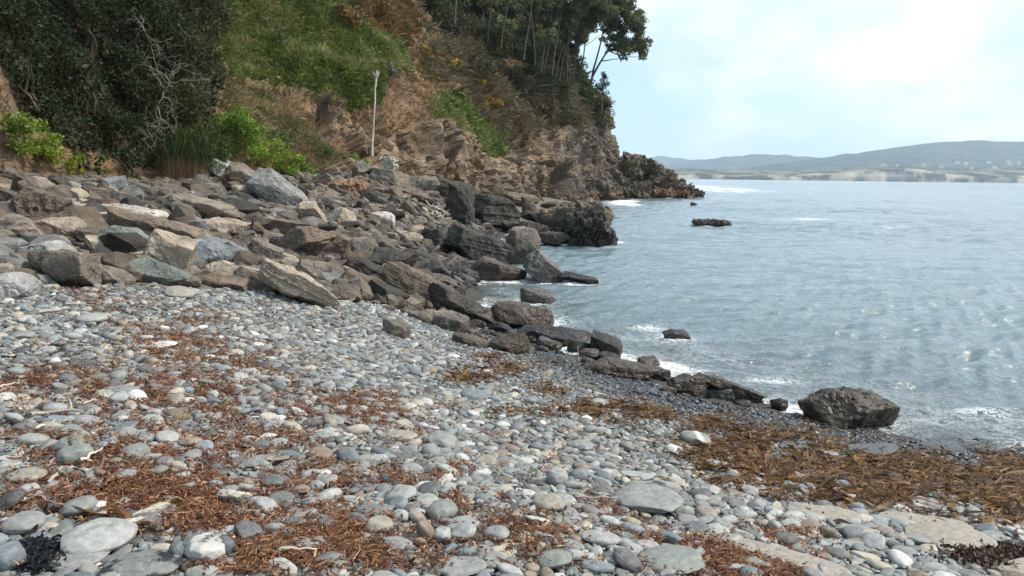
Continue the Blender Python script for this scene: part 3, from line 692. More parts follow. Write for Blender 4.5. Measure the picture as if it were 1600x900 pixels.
put_rock(1111,348,62,6,1,'brown','reef_rock','low flat brown rock alone offshore in the bay','offshore reef rock',seed=61,cat='rock',rough=.08,strata=.02,roundish=.2,facet=.3)
put_rock(1083,319,10,4,0,'dark','reef_rock','tiny dark rock awash beside the headland point',None,seed=62,cat='rock')
# auto-filled loose rocks in the pile: 230 individuals, then small rubble as one mass
PILE = [(-60,268),(60,270),(180,288),(300,290),(400,285),(500,272),(590,262),(680,285),(740,300),(790,345),(745,400),(740,440),(700,470),(640,478),(560,468),(480,462),(420,452),(330,442),(200,434),(60,440),(-60,455)]
CN_ = {'tan': 'tan', 'greybrown': 'grey brown', 'brown': 'brown', 'dark': 'dark', 'grey': 'grey', 'blue': 'blue grey', 'pale': 'pale'}
cols = list(CN_); pr = np.random.default_rng(77)
cand = []
while len(cand) < 1500:
    px, py = pr.uniform(-50, 800), pr.uniform(262, 480)
    if inpoly([px], [py], PILE)[0]: cand.append((px, py))
P_, ok = hits([c[0] for c in cand], [c[1] for c in cand])
cells = {}
def free(x, y, r, f=.8):
    c = 1.0; ix, iy = int(x//c), int(y//c)
    for a in range(ix-2, ix+3):
        for b_ in range(iy-2, iy+3):
            for (X_, Y_, R_) in cells.get((a, b_), ()):
                if (X_-x)**2+(Y_-y)**2 < (f*(R_+r))**2: return False
    return True
def occupy(x, y, r): cells.setdefault((int(x//1), int(y//1)), []).append((x, y, r))
for (x, y, a, b_) in TAKEN: occupy(x, y, min(a, b_)*.6)
nrk = 0
for i in np.argsort(pr.random(len(cand))):
    if nrk >= 215: break
    if not ok[i]: continue
    p = P_[i]; px, py = cand[i]; d = p[1]
    rr_ = float(np.clip(pr.lognormal(math.log(.22), .5), .10, .62))*(.7+.3*min(d/15, 1.4))
    rr_ = min(rr_, 20*d/FPX)
    if py < 300: rr_ *= .75
    a_ = rr_*FPX/d
    if any(abs(px-s[0]) < s[2]*.85+a_*.7 and s[1]-s[3] < py+a_*.2 and py-a_*1.5 < s[1]+s[3]*.55 and d < s[4]+.3 for s in SCR): continue
    if not free(p[0], p[1], rr_, .62): continue
    occupy(p[0], p[1], rr_); nrk += 1
    wk = np.array([1.4, 5, 6, 4, 2, .5, .6]); 
    if px > 540: wk = np.array([.5, 4, 6, 7, 1, .3, .3])
    ck = cols[pr.choice(7, p=wk/wk.sum())]
    asp = pr.uniform(.55, 1.05); dp = pr.uniform(.6, 1.0)
    tl = pr.normal(12, 16)
    hx, hy, hz = rr_*1.15, rr_*dp, rr_*asp*.92
    ap = rr_*FPX/d
    V, Fc = rock_shape(pr, hx, hy, hz, sub=5 if ap > 9 else 4, strata=.03, rough=.045)
    c = np.array(C_[ck])*pr.uniform(.8, 1.2)
    c = c*.82
    o = mk('rock', V, Fc, MROCK, col=np.clip(c, .01, .8))
    if ap > 9: o.data.set_sharp_from_angle(angle=R(35))
    o.location = (p[0], p[1], p[2]+hz*.62); o.rotation_euler = (pr.normal(0, .15), R(tl), pr.uniform(-.7, .7))
    sz = 'big' if ap > 22 else ('small' if ap < 11 else 'medium')
    shp = 'flat' if asp < .58 else ('slanting' if abs(tl) > 22 else ('blocky' if asp > .8 else 'angular'))
    REG.append((o, px, py, f'{sz} {CN_[ck]} {shp} rock', 'rock', 'loose rocks in the boulder pile'))
SH = [(600,470),(650,490),(700,500),(745,515),(790,530),(850,545),(905,560),(960,575),(1010,590),(1060,612),(1110,625),(1170,636)]
for i in range(64):
    t_ = pr.uniform(0, len(SH)-1.001); j = int(t_); f = t_-j; px = SH[j][0]*(1-f)+SH[j+1][0]*f+pr.normal(0, 12); py = SH[j][1]*(1-f)+SH[j+1][1]*f+pr.normal(0, 9)-2
    p = hit(px, py)
    if p is None: continue
    if p[2] < -.02: p = at_z(px, py, -.02)
    d = p[1]; rr_ = pr.uniform(6, 15)*d/FPX
    if not free(p[0], p[1], rr_, .7): continue
    occupy(p[0], p[1], rr_); ck = ['dark', 'brown', 'greybrown', 'wet'][pr.integers(4)]; asp = pr.uniform(.5, .9); rnd = pr.random() < .5
    V, Fc = rock_shape(pr, rr_*1.3, rr_*.9, rr_*asp, sub=5, strata=.02, rough=.04, roundish=.35 if rnd else 0)
    o = mk('rock', V, Fc, MROCK, col=np.array(C_[ck])*pr.uniform(.8, 1.2)); o.location = (p[0], p[1], p[2]+rr_*asp*.4); o.rotation_euler = (pr.normal(0, .1), R(pr.normal(6, 10)), pr.uniform(-.5, .5)); TAKEN.append((p[0], p[1], rr_, rr_*.8))
    REG.append((o, px, py, f'{"low" if asp < .7 else "stubby"} {dict(dark="dark", brown="brown", greybrown="grey brown", wet="blackish wet")[ck]} {"rounded" if rnd else "angular"} rock', 'rock', 'low rocks along the near waterline'))
# rubble mass
def merged(protos, pos, scl, rot, colr, name, mat, attrs=None, smooth=True):
    """merge many small stones into one mesh; protos share topology"""
    nP, nv = len(protos), len(protos[0][0]); Fc = protos[0][1]; n = len(pos)
    PV = np.stack([p[0] for p in protos]); idx = np.random.default_rng(1).integers(0, nP, n)
    V = np.empty((n, nv, 3), np.float32)
    for i in range(0, n, 5000):
        s = slice(i, i+5000); V[s] = np.einsum('nvk,njk->nvj', PV[idx[s]]*scl[s][:, None, :], rot[s])+pos[s][:, None, :]
    F_ = (Fc[None]+(np.arange(n)*nv)[:, None, None]).reshape(-1, 3)
    return mk(name, V.reshape(-1, 3), F_, mat, col=np.repeat(colr, nv, 0), smooth=smooth, attrs={k: np.repeat(v, nv) for k, v in (attrs or {}).items()})
def rots(yaw, tx, ty):
    c, s = np.cos(yaw), np.sin(yaw); Z_ = np.zeros_like(c); O = np.ones_like(c)
    Rz = np.stack([np.stack([c, -s, Z_], -1), np.stack([s, c, Z_], -1), np.stack([Z_, Z_, O], -1)], 1)
    c, s = np.cos(tx), np.sin(tx); Rx = np.stack([np.stack([O, Z_, Z_], -1), np.stack([Z_, c, -s], -1), np.stack([Z_, s, c], -1)], 1)
    c, s = np.cos(ty), np.sin(ty); Ry = np.stack([np.stack([c, Z_, s], -1), np.stack([Z_, O, Z_], -1), np.stack([-s, Z_, c], -1)], 1)
    return Ry@Rx@Rz
pp = [rock_shape(pr, 1, 1, 1, sub=2, strata=0, rough=.05, extra=6, sharp=14) for _ in range(16)]
XYr = np.c_[pr.uniform(-20, 3, 60000), pr.uniform(8, 66, 60000)]
zr = ground(XYr); ppx, ppy, dep = proj(np.c_[XYr, zr])
m = inpoly(ppx, ppy-6, [(x, y-8 if y < 300 else y) for x, y in PILE]) & (zr > -.15)
sx_, sy_ = ppx[m], ppy[m]; blk_ = np.zeros(m.sum(), bool); yy_ = XYr[m][:, 1]
for s in SCR: blk_ |= (np.abs(sx_-s[0]) < s[2]*.8) & (sy_ > s[1]-s[3]*.6) & (sy_ < s[1]+s[3]*.8) & (yy_ < s[4]+.2)
mi = np.where(m)[0][~blk_]; m = np.zeros(len(XYr), bool); m[mi] = True
XYr, zr, dep = XYr[m][:11000], zr[m][:11000], dep[m][:11000]; n_ = len(XYr)
sr = np.clip(pr.lognormal(math.log(.10), .5, n_), .05, .32)
sc3 = np.c_[sr*1.25, sr*pr.uniform(.7, 1.1, n_), sr*pr.uniform(.4, .75, n_)]
cl_ = .66*np.array([C_['greybrown'], C_['brown'], C_['tan'], C_['grey'], C_['dark']])[pr.choice(5, n_, p=[.32,.3,.12,.18,.08])]*pr.uniform(.75, 1.25, n_)[:, None]
tag(merged(pp, np.c_[XYr, zr+sr*.3], sc3, rots(pr.uniform(0, 6.3, n_), pr.normal(0, .25, n_), pr.normal(.15, .3, n_)), cl_, 'rubble', MROCK, smooth=False), kind='stuff')

# ------------------------------------------------------------------ pebbles
def peb_proto(r, sub):
    V, Fc = ico(sub)
    Nn = r.normal(0, 1, (7, 3)); Nn /= np.linalg.norm(Nn, axis=1)[:, None]; Dn = r.uniform(.78, 1.1, 7)
    Nn = np.vstack([Nn, [[0,0,1],[0,0,-1]]]); Dn = np.r_[Dn, .92, .92]
    k = r.uniform(.0, .35); ex_ = r.choice([8, 14, 26])
    Va = np.sign(V)*np.abs(V)**(.82); Va /= np.linalg.norm(Va, axis=1)[:, None]
    rad = 1/((np.clip(V@Nn.T, 0, None)/Dn)**ex_).sum(1)**(1/ex_)
    rad = rad*(1-k)+k; rad *= 1+.05*fbm(V*1.4+r.uniform(0, 50, 3), 2, 3)
    return V*np.clip(rad, .6, 1.12)[:, None], Fc
PN = {'grey': (.225,.228,.222), 'blue grey': (.155,.178,.19), 'greenish grey': (.20,.215,.195), 'dark grey': (.105,.107,.108), 'tan': (.285,.255,.21), 'light grey': (.305,.308,.297), 'brown': (.18,.14,.105), 'white': (.52,.51,.48)}
PCK = list(PN); PCP = np.array([.29,.18,.13,.13,.11,.10,.05,.01])
GN = 'pebbles of the beach'
HAND = [ # px, py, w, h, tilt, colour, label, short, height factor
 (318,868,66,62,2,'white','upright white stone mottled with black at the bottom left','mottled white stone',1.0),
 (147,850,84,56,10,'light grey','rough pale grey rock with a pitted surface at the bottom left','rough pale rock',.9),
 (113,875,98,42,-10,'grey','flat streaked grey slab in front of the rough pale rock','flat streaked slab',.6),
 (215,893,116,42,0,'grey','wide grey stone cut by the bottom edge left of the mottled white stone','wide bottom stone',.8),
 (12,878,44,46,0,'blue grey','dark layered stone in the bottom left corner','layered corner stone',.9),
 (33,823,52,36,4,'grey','round flat grey pebble near the left edge above the black seaweed','round left pebble',.7),
 (37,748,58,20,0,'tan','long tan oval pebble at the left edge','long tan oval',.8),
 (113,716,52,28,-6,'greenish grey','rough greenish grey stone among twigs on the left','rough greenish stone',.9),
 (385,839,42,30,25,'dark grey','smooth dark blue grey oval pebble on red wrack','dark blue oval',.8),
 (120,799,46,34,-10,'greenish grey','pale greenish pebble under a brown kelp strip','pale greenish pebble',.8),
 (150,797,28,22,0,'white','small white pebble beside the pale greenish one','small white pebble',.8),
 (190,671,42,16,-8,'blue grey','low blue grey pebble in the left wrack','low blue pebble',.6),
 (260,687,32,22,10,'light grey','light grey egg pebble in the wrack','grey egg pebble',.8),
 (413,797,36,24,15,'light grey','pale egg shaped pebble left of centre','pale egg pebble',.8),
 (425,758,34,20,0,'dark grey','dark grey wedge pebble left of centre','dark wedge pebble',.8),
 (400,724,50,18,0,'grey','long flat grey pebble in the left middle','long flat pebble',.6),
 (352,862,24,40,5,'blue grey','blue slate standing behind the mottled white stone','standing blue slate',.9),
 (277,872,24,36,0,'blue grey','veined blue stone left of the mottled white stone','veined blue stone',1),
 (480,860,42,22,0,'light grey','broad pale pebble right of the mottled white stone','broad pale pebble',.7),
 (187,747,42,18,-6,'grey','angular grey stone in the left wrack','angular wrack stone',.8),
 (692,693,44,26,14,'grey','smooth lilac grey oval stone in the centre of the beach','lilac grey oval',.8),
 (622,686,54,18,0,'tan','flat tan stone left of the lilac grey oval','flat tan stone',.7),
 (857,793,44,30,0,'tan','round tan stone right of the centre bottom','round tan stone',.8),
 (690,803,42,32,0,'greenish grey','pale grey green angular stone at the centre bottom','pale angular stone',.8),
 (590,827,42,26,0,'tan','tan rounded stone on the wrack at the centre bottom','tan wrack stone',.8),
 (576,802,38,18,0,'blue grey','blue oval pebble above the tan wrack stone','blue oval pebble',.7),
 (722,839,40,26,-20,'light grey','pale smooth stone leaning at the centre bottom','pale leaning stone',.8),
 (692,843,28,24,0,'light grey','small pale stone beside the pale leaning stone','small pale stone',.9),
 (664,836,22,40,-30,'brown','brown stone on edge beside a small pale stone','brown edge stone',1),
 (865,880,52,28,-8,'greenish grey','flat blue green stone near the bottom edge','flat blue green stone',.6),
 (615,855,50,24,0,'grey','grey oval stone left of the brown edge stone','grey oval stone',.7),
 (625,782,46,28,-18,'light grey','pale streaked stone in the centre','pale streaked stone',.8),
 (907,698,38,18,4,'grey','smooth grey stone right of the lilac grey oval','smooth grey stone',.7),
 (871,752,30,28,0,'light grey','upright pale stone in the right centre','upright pale stone',1),
 (940,848,58,22,6,'light grey','crinkled whitish rock near the bottom right of centre','crinkled whitish rock',.9),
 (669,763,42,12,4,'white','narrow white stone in the centre','narrow white stone',.8),
 (713,893,84,28,0,'grey','wide grey stone on the bottom edge in the centre','wide centre stone',.7),
 (980,881,44,34,25,'dark grey','dark blue veined stone at the bottom edge','dark veined stone',.7),
 (933,890,50,18,6,'blue grey','flat blue stone on the bottom edge','flat blue stone',.7),
 (777,841,40,24,0,'grey','angular grey stone beside the wrack at bottom centre','angular grey stone',.8),
 (1016,791,100,46,12,'grey','big rough grey rock in the right foreground','big rough grey rock',.9),
 (1052,884,96,40,8,'greenish grey','pale green angular rock on the bottom edge','pale green rock',.9),
 (1215,874,220,30,16,'tan','long flat tan slab slanting down to the bottom edge','long tan slab',.5),
 (1450,820,136,24,8,'tan','upper flat tan slab embedded at the lower right','upper embedded slab',.5),
 (1490,848,122,42,6,'tan','large cracked tan slab embedded at the lower right','large embedded slab',.5),
 (1290,807,104,22,8,'tan','low smooth tan slab among pebbles on the right','low smooth slab',.5),
 (1336,708,118,20,2,'dark grey','long dark grey slab lying in the kelp','slab in kelp',.5),
 (1092,692,52,24,14,'greenish grey','grey green stone with a white band beside the kelp','white-banded stone',.9),
 (1055,704,26,14,15,'white','white stone left of the kelp','white kelp stone',.7),
 (1268,667,13,8,0,'white','bright white pebble on the dark wet shingle','bright white pebble',.9),
 (1445,714,18,9,15,'white','white pebble at the right edge of the kelp','white pebble right',.7),
 (1139,735,66,12,18,'light grey','thin curved pale slab beside the kelp','thin curved slab',.6),
 (1590,897,90,20,-5,'tan','flat tan stone in the bottom right corner','corner tan stone',.5),
 (1552,842,34,16,0,'grey','grey stone right of the large embedded slab','grey slab-side stone',.8),
 (1470,703,80,16,4,'dark grey','flat dark wet slab at the right waterline','right wet slab',.6),
 (740,621,38,22,8,'blue grey','angular blue stone in the middle of the beach','angular blue stone',.8),
 (937,631,26,13,0,'light grey','pale pebble on the wet edge of the shingle','pale edge pebble',.8),
 (233,542,74,12,4,'white','pale white elongated stone in the upper left','long white stone',.7),
 (140,500,40,20,0,'light grey','rounded pale stone in the upper left','rounded upper stone',.8),
 (35,527,30,18,0,'grey','grey slab stone at the far left','far left stone',.8),
 (280,460,44,22,10,'tan','small tan boulder at the upper edge of the pebbles','upper tan stone',.9),
 (180,612,60,14,-4,'grey','thin layered grey slab in the left middle','thin layered slab',.6),
 (1290,712,40,12,0,'grey','small grey stone half buried in kelp','buried kelp stone',.7),
 (998,746,52,10,12,'light grey','long thin pale stone in the right middle','thin pale stone',.7),
]
pc = {}; CS = .12
def pfree(x, y, r, f):
    ix, iy = int(x//CS), int(y//CS)
    for a in range(ix-1, ix+2):
        for b_ in range(iy-1, iy+2):
            for (X_, Y_, R_) in pc.get((a, b_), ()):
                if (X_-x)**2+(Y_-y)**2 < (f*(R_+r))**2: return False
    return True
def pocc(x, y, r):
    # big stones are covered with several small discs
    if r < .1: pc.setdefault((int(x//CS), int(y//CS)), []).append((x, y, r)); return
    k = int(math.ceil(r/.08))
    for a in np.linspace(-r, r, 2*k+1):
        for b_ in np.linspace(-r, r, 2*k+1):
            if a*a+b_*b_ < r*r*.8: pc.setdefault((int((x+a)//CS), int((y+b_)//CS)), []).append((x+a, y+b_, .05))
hr = np.random.default_rng(8)
for (px, py, w_, h_, tl, ck, lab, sh, hf) in HAND:
    g_ = hit(px, min(py+h_*.3, 1000)); dep_ = (g_-CAMP)@F0; k = dep_/FPX
    vis = abs(ray(px, py)[2]); cosv = math.sqrt(1-vis*vis); aa = R(tl)
    if w_ > 60: e0 = hit(px-w_/2*math.cos(aa), py-w_/2*math.sin(aa)+h_*.2); e1_ = hit(px+w_/2*math.cos(aa), min(py+w_/2*math.sin(aa)+h_*.2, 1300)); dd = e1_-e0; hx = np.linalg.norm(dd[:2])/2; yw = math.atan2(dd[1], dd[0]); g_ = (e0+e1_)/2
    else: hx = w_*k/2; yw = hr.uniform(-.15, .15)
    V, Fc = peb_proto(hr, 4 if w_ < 60 else 5)
    # vertical half-size chosen so that depth*sin + height*cos gives the seen height
    hz = max(h_*k/2*hf/cosv*(.85 if w_ <= 60 else .55), .012); rest = max((h_*k/2)**2-(hz*cosv)**2, 0)
    hy = float(np.clip(math.sqrt(rest)/max(vis, .12), hx*(.45 if w_ <= 60 else .2), hx*1.1))
    V = V*np.array([hx, hy, hz]); s_ = min(hx, hz*2)
    V += (V/np.linalg.norm(V, axis=1)[:, None])*(.05*s_*fbm(V/s_*1.8+px, 4, 5)+.03*s_*ridged(V/s_*3+px, 2, 7))[:, None]
    cbase = np.array(PN[ck])
    col = np.tile(cbase, (len(V), 1))
    if 'mottled' in lab: kk = np.clip(fbm(V*np.array([20, 20, 34])+3, 4, 6)*3-.2, 0, 1)[:, None]; col = col*.8*(1-kk*.88)
    if 'white band' in lab: kk = np.exp(-((V[:, 0]-.1*hx+.5*V[:, 2])/(.16*hx))**2)[:, None]; col = col*(1-kk)+.7*kk
    wetv = float(np.clip((.45-g_[2])/.3, 0, 1))
    o = mk('stone', V, Fc, MPEB, col=col, attrs={'wet': np.full(len(V), wetv)})
    o.location = (g_[0], g_[1]+hy*.3, g_[2]+hz*.8+.012); o.rotation_euler = (0, 0 if w_ > 60 else R(tl), yw)
    tag(o, lab, 'stone', 'larger stones on the pebble beach'); LAND.append((sh, px, py))
    if hy < hx*.6:
        for q in np.linspace(-1, 1, 5): pocc(g_[0]+q*hx*.75, g_[1]+hy*.3, hy*.8)
    else: pocc(g_[0], g_[1]+hy*.3, (hx+hy)*.42)
    if hx > .16: FLATS = True
for (x, y, a, b_) in TAKEN:
    if y < 22: pocc(x, y, b_*.35)
BEACH = [(-260,440),(20,462),(110,455),(160,448),(230,446),(300,452),(340,458),(420,458),(470,474),(545,476),(560,480),(600,478),(660,495),(720,500),(760,505),(800,545),(880,560),(960,590),(1040,612),(1120,632),(1240,652),(1400,688),(1640,716),(1900,750),(2700,880),(2700,1150),(-400,1150),(-400,440)]
NC = 1500000
Xc = pr.uniform(-11, 11, NC); Yc = pr.uniform(1.7, 20, NC); zc = ground(np.c_[Xc, Yc]); bx, by, bd = proj(np.c_[Xc, Yc, zc])
bm_ = inpoly(bx+6*vnoise(np.c_[bx, by, by*0]*.03, 2), by+8*vnoise(np.c_[bx, by, by*0]*.04, 5), BEACH) & (zc > -.12)
Xc, Yc, zc, bx, by, bd = [a[bm_] for a in (Xc, Yc, zc, bx, by, bd)]
sz_ = pr.lognormal(math.log(.0150), .60, len(Xc)); sz_ = np.clip(sz_, .010, .07)
clus = vnoise(np.c_[Xc*.5, Yc*.5, Xc*0], 14); sz_ *= 1+.18*clus
sz_ = np.where((zc < .75), sz_*.72, sz_)          # finer shingle towards the water
sz_ = np.where((bd > 7) & (sz_ < .015), .015+.010*pr.random(len(sz_)), sz_); sz_ = np.where((bd > 10) & (sz_ < .021), .023, sz_)
order = np.argsort(-sz_); keep = []
for i in order:
    s = sz_[i]
    if pfree(Xc[i], Yc[i], s*.80, .74 if s > .03 else .80):
        pc.setdefault((int(Xc[i]//CS), int(Yc[i]//CS)), []).append((Xc[i], Yc[i], s*.80)); keep.append(i)
keep = np.array(keep); Xc, Yc, zc, bx, by, bd, sz_ = [a[keep] for a in (Xc, Yc, zc, bx, by, bd, sz_)]
nP = len(Xc); print('pebbles', nP)
el = pr.uniform(.42, .95, nP); ht = np.clip(pr.normal(.34, .14, nP), .12, .75)
ck_i = pr.choice(8, nP, p=PCP/PCP.sum())
ck_i = np.where((zc < .8) & (pr.random(nP) < .6) & (ck_i != 7), pr.choice([0, 1, 3], nP), ck_i)
pcol = np.array([PN[k] for k in PCK])[ck_i]*np.minimum(np.exp(pr.normal(.04, .27, nP)), 1.42)[:, None]*(1+.012*pr.normal(0, 1, (nP, 3)))
wet = np.clip((.60+.10*vnoise(np.c_[Xc, Yc, Xc*0]*1.5, 9)-zc)/.28, 0, 1)
scl = np.c_[sz_, sz_*el, sz_*ht]
yaw = np.where(pr.random(nP) < .6, pr.normal(0, .5, nP), pr.uniform(0, 6.28, nP))
tx, ty = pr.normal(.1, .22, nP), pr.normal(.06, .2, nP)
zpos = zc+sz_*ht*.45+pr.uniform(0, .014, nP)
onscr = (bx > 4) & (bx < 1596) & (by < 896) & (by > 430)
app = sz_*FPX/bd*np.sqrt(el)
big = np.argsort(-np.where(onscr, app, 0))[:236]
bigm = np.zeros(nP, bool); bigm[big] = True
RM = rots(yaw, tx, ty)
for i in big:
    V, Fc = peb_proto(pr, 4); V = (V*scl[i])@RM[i].T; s_ = scl[i].min()
    V += (V/np.linalg.norm(V, axis=1)[:, None])*(.06*s_*fbm(V/sz_[i]*2+i, 3, 5))[:, None]
    o = mk('pebble', V, Fc, MPEB, col=pcol[i], attrs={'wet': np.full(len(V), wet[i])}); o.location = (Xc[i], Yc[i], zpos[i])
    shp = 'flat' if ht[i] < .36 else ('oval' if el[i] < .74 else ('plump' if ht[i] > .58 else 'round'))
    REG.append((o, bx[i], by[i], f'{"large" if app[i] > np.median(app[big]) else "small"} {PCK[ck_i[i]]} {shp} pebble', 'pebble', GN))
NG = 90000
gx_ = pr.uniform(-7, 8, NG); gy_ = 2+11*pr.random(NG)**1.3; gz_ = ground(np.c_[gx_, gy_]); ax_, ay_, ad_ = proj(np.c_[gx_, gy_, gz_])
gm = inpoly(ax_, ay_, BEACH) & (gz_ > -.1) & (ax_ > -200) & (ax_ < 1800); gx_, gy_, gz_, ad_ = [a[gm] for a in (gx_, gy_, gz_, ad_)]; ng = len(gx_)
gs = np.clip(pr.lognormal(math.log(.009), .35, ng), .005, .018)*np.clip(ad_/5, 1, 1.8)
V, Fc = peb_proto(pr, 1)
o = merged([peb_proto(pr, 1) for _ in range(12)], np.c_[gx_, gy_, gz_+gs*.3+pr.uniform(0, .014, ng)], np.c_[gs*1.2, gs*.9, gs*.6], rots(pr.uniform(0, 6.28, ng), pr.normal(0, .4, ng), pr.normal(0, .4, ng)),
   np.array([PN[k] for k in PCK])[pr.choice(8, ng, p=PCP/PCP.sum())]*np.exp(pr.normal(-.65, .3, ng))[:, None], 'gravel', MPEB, attrs={'wet': np.clip((.56-gz_)/.28, 0, 1)})  # pebble palette darkened: shade of the gaps is put into the gravel colour
tag(o, kind='stuff')
mid_ = ~bigm & (bd < 5.2) & (sz_ > .026); far_ = ~bigm & ~mid_
for msk, sub, nm in ((mid_, 3, 'near'), (far_, 2, 'far')):
    prt = [peb_proto(pr, sub) for _ in range(24)]
    o = merged(prt, np.c_[Xc, Yc, zpos][msk], scl[msk], RM[msk], np.clip(pcol[msk], .01, .8), 'pebbles', MPEB, attrs={'wet': wet[msk]})
    tag(o, kind='stuff')

# ------------------------------------------------------------------ wrack and kelp
def flakes(PX, PY, size, lift, colf, name, mat, long=False, r=None):
    P, ok = hits(PX, PY); P = P[ok]; n = len(P)
    k = 7 if long else 3
    L_ = size[0]*np.exp(r.normal(0, .45, n)); W_ = size[1]*np.exp(r.normal(0, .35, n))
    yaw = r.normal(0, .8, n) if long else r.uniform(0, 6.28, n); pit = r.normal(0, .16 if long else .45, n)
    roll = r.normal(0, .5, n)
    t = np.linspace(-1, 1, k); bend = r.normal(0, .45, n)
    dx = np.stack([np.cos(yaw)*np.cos(pit), np.sin(yaw)*np.cos(pit), np.sin(pit)], 1)
    sx = np.stack([-np.sin(yaw), np.cos(yaw), np.zeros(n)], 1); up = np.cross(dx, sx)
    sx2 = sx*np.cos(roll)[:, None]+up*np.sin(roll)[:, None]
    ph = r.uniform(0, 6.28, n)
    V = np.empty((n, k, 2, 3))
    wv = np.sin(t[None]*3.0*(1+L_[:, None]*3)+ph[:, None])
    cen = P[:, None, :]+dx[:, None, :]*(t[None, :, None]*L_[:, None, None])
    cen = cen+up[:, None, :]*((bend[:, None]*(t**2-.3)[None]*L_[:, None]*(.12 if long else .5))[..., None])
    cen = cen+(sx[:, None, :]*(wv*W_[:, None]*(.9 if long else .3))[..., None])
    cen[..., 2] += r.uniform(lift[0], lift[1], n)[:, None]+(.006*wv if long else 0)
    prof = np.sqrt(np.clip(1.06-t**2, .02, 1))
    tw = (.6*np.sin(t[None]*2.5+ph[:, None]))[..., None]
    sd = sx2[:, None, :]*(1-np.abs(tw)*.3)+up[:, None, :]*tw
    V[:, :, 0] = cen+sd*(prof[None]*W_[:, None])[..., None]; V[:, :, 1] = cen-sd*(prof[None]*W_[:, None])[..., None]
    V[:, :, 0, 2] += .25*W_[:, None]
    gz = ground(V.reshape(-1, 3)).reshape(n, k, 2)+.012; V[..., 2] = np.maximum(V[..., 2], gz)
    b0 = (np.arange(n)*k*2)[:, None]+np.arange(k-1)[None]*2
    F_ = np.stack([b0, b0+1, b0+3, b0+2], -1).reshape(-1, 4)
    c = colf(n)
    return tag(mk(name, V.reshape(-1, 3), F_, mat, col=np.repeat(np.clip(c, .005, .8), k*2, 0), smooth=True), kind='stuff')
def blobs(L, r, dens):
    X_, Y_ = [], []
    for (cx, cy, rx, ry, *s) in L:
        n = int(dens*rx*ry*(s[0] if s else 1)); X_.append(cx+r.normal(0, .62, n)*rx); Y_.append(cy+r.normal(0, .62, n)*ry)
    X_, Y_ = np.concatenate(X_), np.concatenate(Y_)
    nz = fbm(np.c_[X_*.028, Y_*.06, X_*0], 3, 33); m = nz > r.uniform(-.75, .35, len(X_)); return X_[m], Y_[m]
wr = np.random.default_rng(21)
WB = [(165,472,60,12,1.3),(130,462,30,8),(250,498,85,16,1.4),(290,532,65,26,1.9),(330,575,90,26,1.6),(120,600,150,16,.8),(40,610,60,14),(260,630,120,22),(420,640,90,20,.8),(560,628,60,18,1.2),(590,655,45,16,1.2),(215,700,110,22,1.1),(420,690,80,20,.7),
      (180,765,100,22,1.1),(300,762,100,26,1.1),(210,800,90,18),(500,745,50,20,.7),(455,850,85,38,1.2),(560,860,40,30,1.2),(370,875,50,22),(630,750,45,16,.6),(715,735,40,12,.7),(745,790,40,14,.5),(815,825,50,14,.7),(860,850,50,14,.6),(1000,845,60,12,.7),(1130,876,80,22,1.6),(1190,892,70,16,1.4),(960,800,40,8,.6),
      (680,575,30,10,.7),(760,685,30,8,.4),(700,640,40,10,.4),(440,600,50,12,.6),(640,690,40,10,.6),(1210,840,30,8,.6),(60,700,40,12,.4),(850,720,60,8,.3),(480,560,60,14,.4),(1260,835,40,8,.7),(330,820,60,20,.8)]
X_, Y_ = blobs([(a, b_, c*1.25, d*1.15, *s) for (a, b_, c, d, *s) in WB], wr, 1.25); xx = wr.uniform(0, 1250, 34000); yy = wr.uniform(480, 900, 34000); mm = (fbm(np.c_[xx*.012, yy*.05, xx*0], 4, 63) > .05+.35*np.clip((xx-500-(yy-600)*1.2)/500, -.3, 1)) ; X_ = np.r_[X_, xx[mm]]; Y_ = np.r_[Y_, yy[mm]]
def wc(n):
    a = np.array([(.14,.062,.036),(.23,.11,.06),(.085,.04,.028),(.36,.20,.11),(.48,.35,.22)])[wr.choice(5, n, p=[.34,.27,.17,.15,.07])]
    return a*wr.uniform(.75, 1.25, n)[:, None]
flakes(X_, Y_, (.014, .0042), (.014, .045), wc, 'seaweed_wrack', MWRACK, r=wr)
xs_, ys_ = blobs(WB, wr, .4)
flakes(xs_, ys_, (.032, .0018), (.02, .05), wc, 'wrack_strands', MWRACK, long=True, r=wr)
KB = [(735,592,45,12),(760,560,25,8,.8),(805,578,40,10,.9),(930,640,60,12,.6),(1000,650,60,16),(1080,668,80,18),(1200,695,110,24),(1330,732,150,24),(1470,750,150,34),(1250,740,100,22),(1400,775,120,24),(1560,795,90,26),(1120,715,50,12),(1170,758,60,14),(1560,745,80,22),(860,610,50,10,.4),(820,650,60,10,.4),(1600,775,60,26),(1720,800,90,28),(1850,830,90,26)]
X_, Y_ = blobs(KB, wr, .38)
def kc(n):
    a = np.array([(.145,.076,.026),(.088,.047,.023),(.24,.135,.038),(.05,.027,.016),(.18,.10,.05)])[wr.choice(5, n, p=[.33,.28,.15,.16,.08])]
    return a*wr.uniform(.7, 1.3, n)[:, None]
flakes(X_, Y_, (.075, .0075), (.02, .06), kc, 'kelp_wrack', MKELP, long=True, r=wr)
X_, Y_ = blobs([(a, b_, c, d, .8) for (a, b_, c, d, *s) in KB], wr, 1.35)
flakes(X_, Y_, (.017, .008), (.02, .055), kc, 'kelp_scraps', MKELP, r=wr)
def dk(n): return np.tile([(.012,.014,.018)], (n, 1))*wr.uniform(.6, 1.6, n)[:, None]
o = flakes(58+wr.normal(0, 16, 800), 878+wr.normal(0, 11, 800), (.018, .0045), (.02, .05), dk, 'black_seaweed', MKELP, long=True, r=wr)
o['kind'] = 'thing'; tag(o, 'clump of black stringy seaweed at the bottom left corner', 'seaweed'); LAND.append(('black seaweed', 62, 872))
